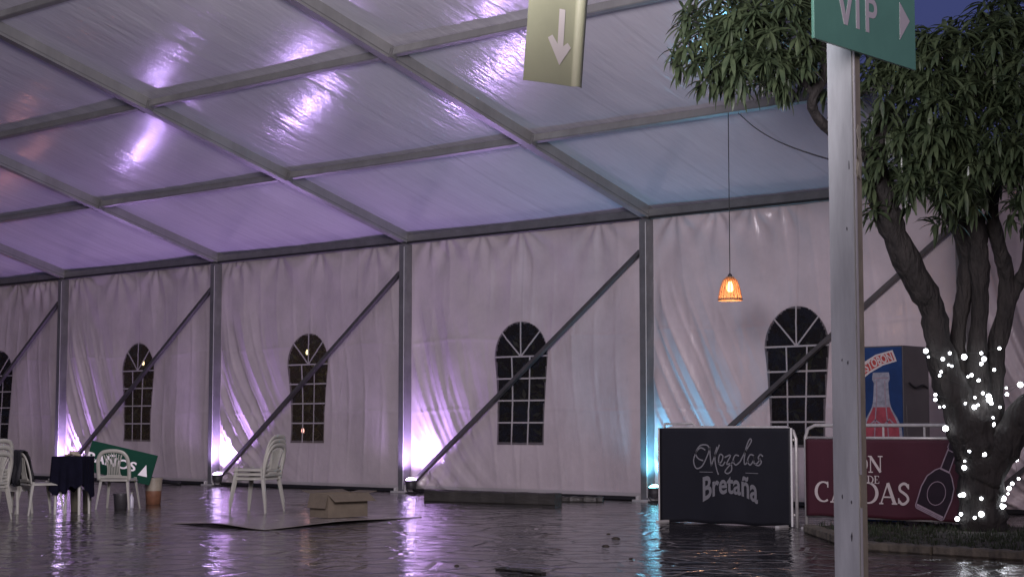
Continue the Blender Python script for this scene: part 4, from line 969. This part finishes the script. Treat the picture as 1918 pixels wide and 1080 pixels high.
# crown: whorls of long drooping leaves
def leaf_verts(o_, d_, L_, w_, droop, roll):
    d_ = d_.normalized(); side = d_.cross(Vector((0,0,1)))
    if side.length < .05: side = Vector((1,0,0))
    side.normalize(); side = (Matrix.Rotation(roll, 3, d_) @ side); V = []; p = o_.copy(); dir_ = d_.copy(); n_ = 5
    wp = [.22,.85,1.0,.72,.06]
    for i in range(n_):
        up_ = side.cross(dir_).normalized(); h_ = w_*wp[i]/2
        V += [p-side*h_+up_*h_*.35, p, p+side*h_+up_*h_*.35]
        dir_ = (dir_+Vector((0,0,-droop))).normalized(); p = p+dir_*(L_/(n_-1))
    return V
LF = []
for i in range(4):
    a_ = 3*i; LF += [(a_,a_+1,a_+4,a_+3),(a_+1,a_+2,a_+5,a_+4)]
blobs = [ # px, py, depth, radius px, flatten, count
 (1320,92,15.4,62,1.0,20),(1392,100,15.3,80,.95,34),(1445,50,15.2,100,1.0,46),(1360,30,15.4,85,.9,30),(1500,60,15.5,85,1.1,36),(1420,-50,15.3,120,.9,34),(1500,-90,15.6,120,1,26),(1590,-80,15.6,120,1,24),(1560,120,15.9,60,1,16),(1470,130,15.4,58,.75,14),(1345,140,15.3,46,.7,10),
 (1660,190,16.0,80,1.1,34),(1690,120,16.1,70,.9,28),(1760,110,15.8,90,.85,44),(1840,100,15.9,90,.9,44),(1910,110,15.8,100,1,44),(1740,210,15.8,100,1,50),(1830,220,15.6,110,1,56),(1920,230,15.6,110,1,50),(1700,300,16.0,90,.9,46),(1660,310,16.2,50,1,18),(1790,320,15.9,100,.9,56),(1880,330,15.9,100,.9,56),(1960,330,16.0,110,1,22),(1720,365,16.2,62,.6,28),(1800,395,16.3,70,.55,18),(1880,405,16.3,80,.5,20),(1950,410,16.2,80,.7,10),(1980,120,16,120,1,36),(1865,40,16.2,60,.8,20),(1925,20,16.2,70,.8,22),(1640,410,16.2,12,2,3),(1760,250,17.2,140,1,50),(1880,280,17.3,150,1,50),
 (1900,470,16.4,40,.8,8)]
whorls = []
for px, py, d, rp, fl_, n_ in blobs:
    r_ = rp/FPX*d; c_ = at(px, py, d)
    for _ in range(n_):
        v = Vector((random.gauss(0,1), random.gauss(0,1), random.gauss(0,1))).normalized()*(random.uniform(.25,1)**.5)
        out_ = v.copy(); v = Vector((v.x, v.y, v.z*fl_))*r_; p = c_+v
        q_ = p-CAM; dd_ = q_.dot(_m @ Vector((0,0,-1))); qx = 959+FPX*q_.dot(_m @ Vector((1,0,0)))/dd_; qy = 540-FPX*q_.dot(_m @ Vector((0,1,0)))/dd_
        if qx > 1660 and qy > 372+18*math.sin(qx*.05) and random.random() > .12: continue      # the crown stops above the fork
        whorls.append((p, out_))
def whorl_leaves(p, out_):
    ax = (out_*.8+Vector((0,0,.55))+Vector((random.uniform(-.3,.3),random.uniform(-.3,.3),0))).normalized()
    b1_ = ax.orthogonal().normalized(); b2_ = ax.cross(b1_); n_ = random.randint(10,15); res = []
    for i in range(n_):
        a_ = i*2.399+random.uniform(-.2,.2); el = random.uniform(-.25,.75); dirv = (b1_*cos(a_)+b2_*sin(a_))*cos(el)+ax*sin(el)
        L_ = random.uniform(.11,.27); res.append((p+ax*random.uniform(-.03,.03), dirv, L_, L_*random.uniform(.16,.21), random.uniform(.14,.38), random.uniform(-.5,.5)))
    return res
fw_ = ray(959,540).normalized()
def frame_score(p):
    q_ = p-CAM; d = q_.dot(_m @ Vector((0,0,-1))); x = 959+FPX*q_.dot(_m @ Vector((1,0,0)))/d; y = 540-FPX*q_.dot(_m @ Vector((0,1,0)))/d
    return d if (1240 < x < 1540 or 1700 < x < 1915) and 0 < y < 330 else 99
whorls.sort(key=lambda w_: frame_score(w_[0]))
V = []; Fc = []; TW = MB(); single = []; lcount = 0
for idx, (p, out_) in enumerate(whorls):
    lv = whorl_leaves(p, out_)
    for l_ in lv:
        if len(single) < 300 and idx < 60 : single.append(l_); continue
        b0 = len(V); V += leaf_verts(*l_); Fc += [tuple(i+b0 for i in f) for f in LF]
tl = Vector(tree.location); Vn = np.array([tuple(v) for v in V]) - np.array(tl)
crown = link('crown', npmesh('crown', Vn, Fc), M['leaf'], tree); crown['kind'] = 'stuff'
for l_ in single:
    o_, rest = l_[0], l_[1:]
    vv = leaf_verts(Vector((0,0,0)), *rest); m_ = MB(); m_.add(vv, LF); o = m_.build('leaf', M['leaf'], crown, smooth=True); o.location = o_-tl

# fairy lights wound round the trunk
FB = [(1734,657),(1739,668),(1766,672),(1779,661),(1777,683),(1783,685),(1806,668),(1838,661),(1843,672),(1838,681),(1862,692),(1763,696),(1760,703),(1813,705),(1820,702),(1833,712),(1752,739),(1752,748),(1760,762),(1768,761),(1807,754),(1794,763),(1826,744),(1841,736),(1852,742),(1853,748),(1857,755),(1825,762),(1832,758),(1873,762),(1885,726),(1886,738),(1911,720),(1790,790),(1804,787),(1771,802),(1842,790),(1841,795),(1860,782),(1859,794),(1867,805),(1889,787),(1900,806),(1885,826),(1816,831),(1817,843),(1843,849),(1807,863),(1806,875),(1903,859),(1905,842),(1908,896),(1890,914),(1888,924),(1879,933),(1876,948),(1882,947),(1798,927),(1804,926),(1853,927),(1838,933),(1838,962),(1826,969),(1800,962),(1793,971),(1879,1013),(1872,652),(1896,905)]
BIG = {(1734,657),(1806,668),(1843,672),(1852,742),(1853,748),(1825,762),(1771,802),(1859,794),(1900,806),(1817,843),(1843,849),(1806,875),(1903,859),(1838,962),(1879,933),(1793,971),(1890,914),(1804,926),(1911,720),(1876,948)}
fs = thing('fairy_light_string', 'string of small white fairy lights wound round the tree trunk', 'fairy lights', (base.x, base.y-.3, 0))
ico = MB().lathe([(math.sin(math.pi*i/8)+.001, -math.cos(math.pi*i/8)) for i in range(9)], 12).mesh('bulb', True); ico.materials.append(M['fairy'])
fl_o = Vector(fs.location); FP = []
for x, y in FB:
    off = abs(x-1838)/45; d = TD-.17+.10*min(off,1.2)
    if y < 720: d -= .0
    if x < 1790 and y < 760: d = TD-.20
    p = at(x, y, d-.05); o = link('bulb', ico, None, fs); s_ = random.uniform(.021,.029) if (x, y) in BIG else random.uniform(.010,.018); o.scale = (s_,)*3; o.location = p-fl_o; FP.append(p)
order = sorted(FP, key=lambda p: (round(p.z/.12), p.x if int(round(p.z/.12)) % 2 else -p.x))
q_ = [p+fw_*.03-fl_o for p in order]
MB().tube(q_, .0025, 4).build('wire', M['wire'], fs)

# small floodlight on the frame above the VIP sign, throwing light into the crown
fp = Vector((24.9, -15.0, 3.75)); tgt = fp+Vector((-.82,.54,.30))
fld = thing('floodlight', 'small white floodlight hung from the gable rafter above the olive hanging sign', 'floodlight', tuple(fp))
dv = (tgt-fp).normalized(); rq = dv.to_track_quat('-Z','Y').to_matrix()
q = MB(); q.box((0,0,.03), (.22,.16,.06), bev=.01); q.v = [tuple(rq @ Vector(p)) for p in q.v]; q.build('housing', M['dark_plastic'], fld)
q = MB(); q.box((0,0,-.004), (.20,.14,.006)); q.v = [tuple(rq @ Vector(p)) for p in q.v]; q.build('lens', emis('flood_lens', (.85,.95,1.0), 15), fld)
q = MB(); q.tube([(-.1,0,.03),(-.1,0,.12),(0,0,.16),(.1,0,.12),(.1,0,.03)], .008, 6); q.tube([(0,0,.16),(0,0,H+(2*RIDGE+fp.y)*TT-fp.z+.05)], .012, 6); q.build('bracket', M['steel'], fld)
L = bpy.data.lights.new('flood_beam', 'SPOT'); L.energy = 6600; L.color = (.97,.89,1.0); L.spot_size = R(124); L.spot_blend = 1.0; L.shadow_soft_size = 1.2
lo = bpy.data.objects.new('flood_beam', L); scene.collection.objects.link(lo); lo.parent = fld; lo.location = dv*.02; lo.rotation_euler = dv.to_track_quat('-Z','Y').to_euler()
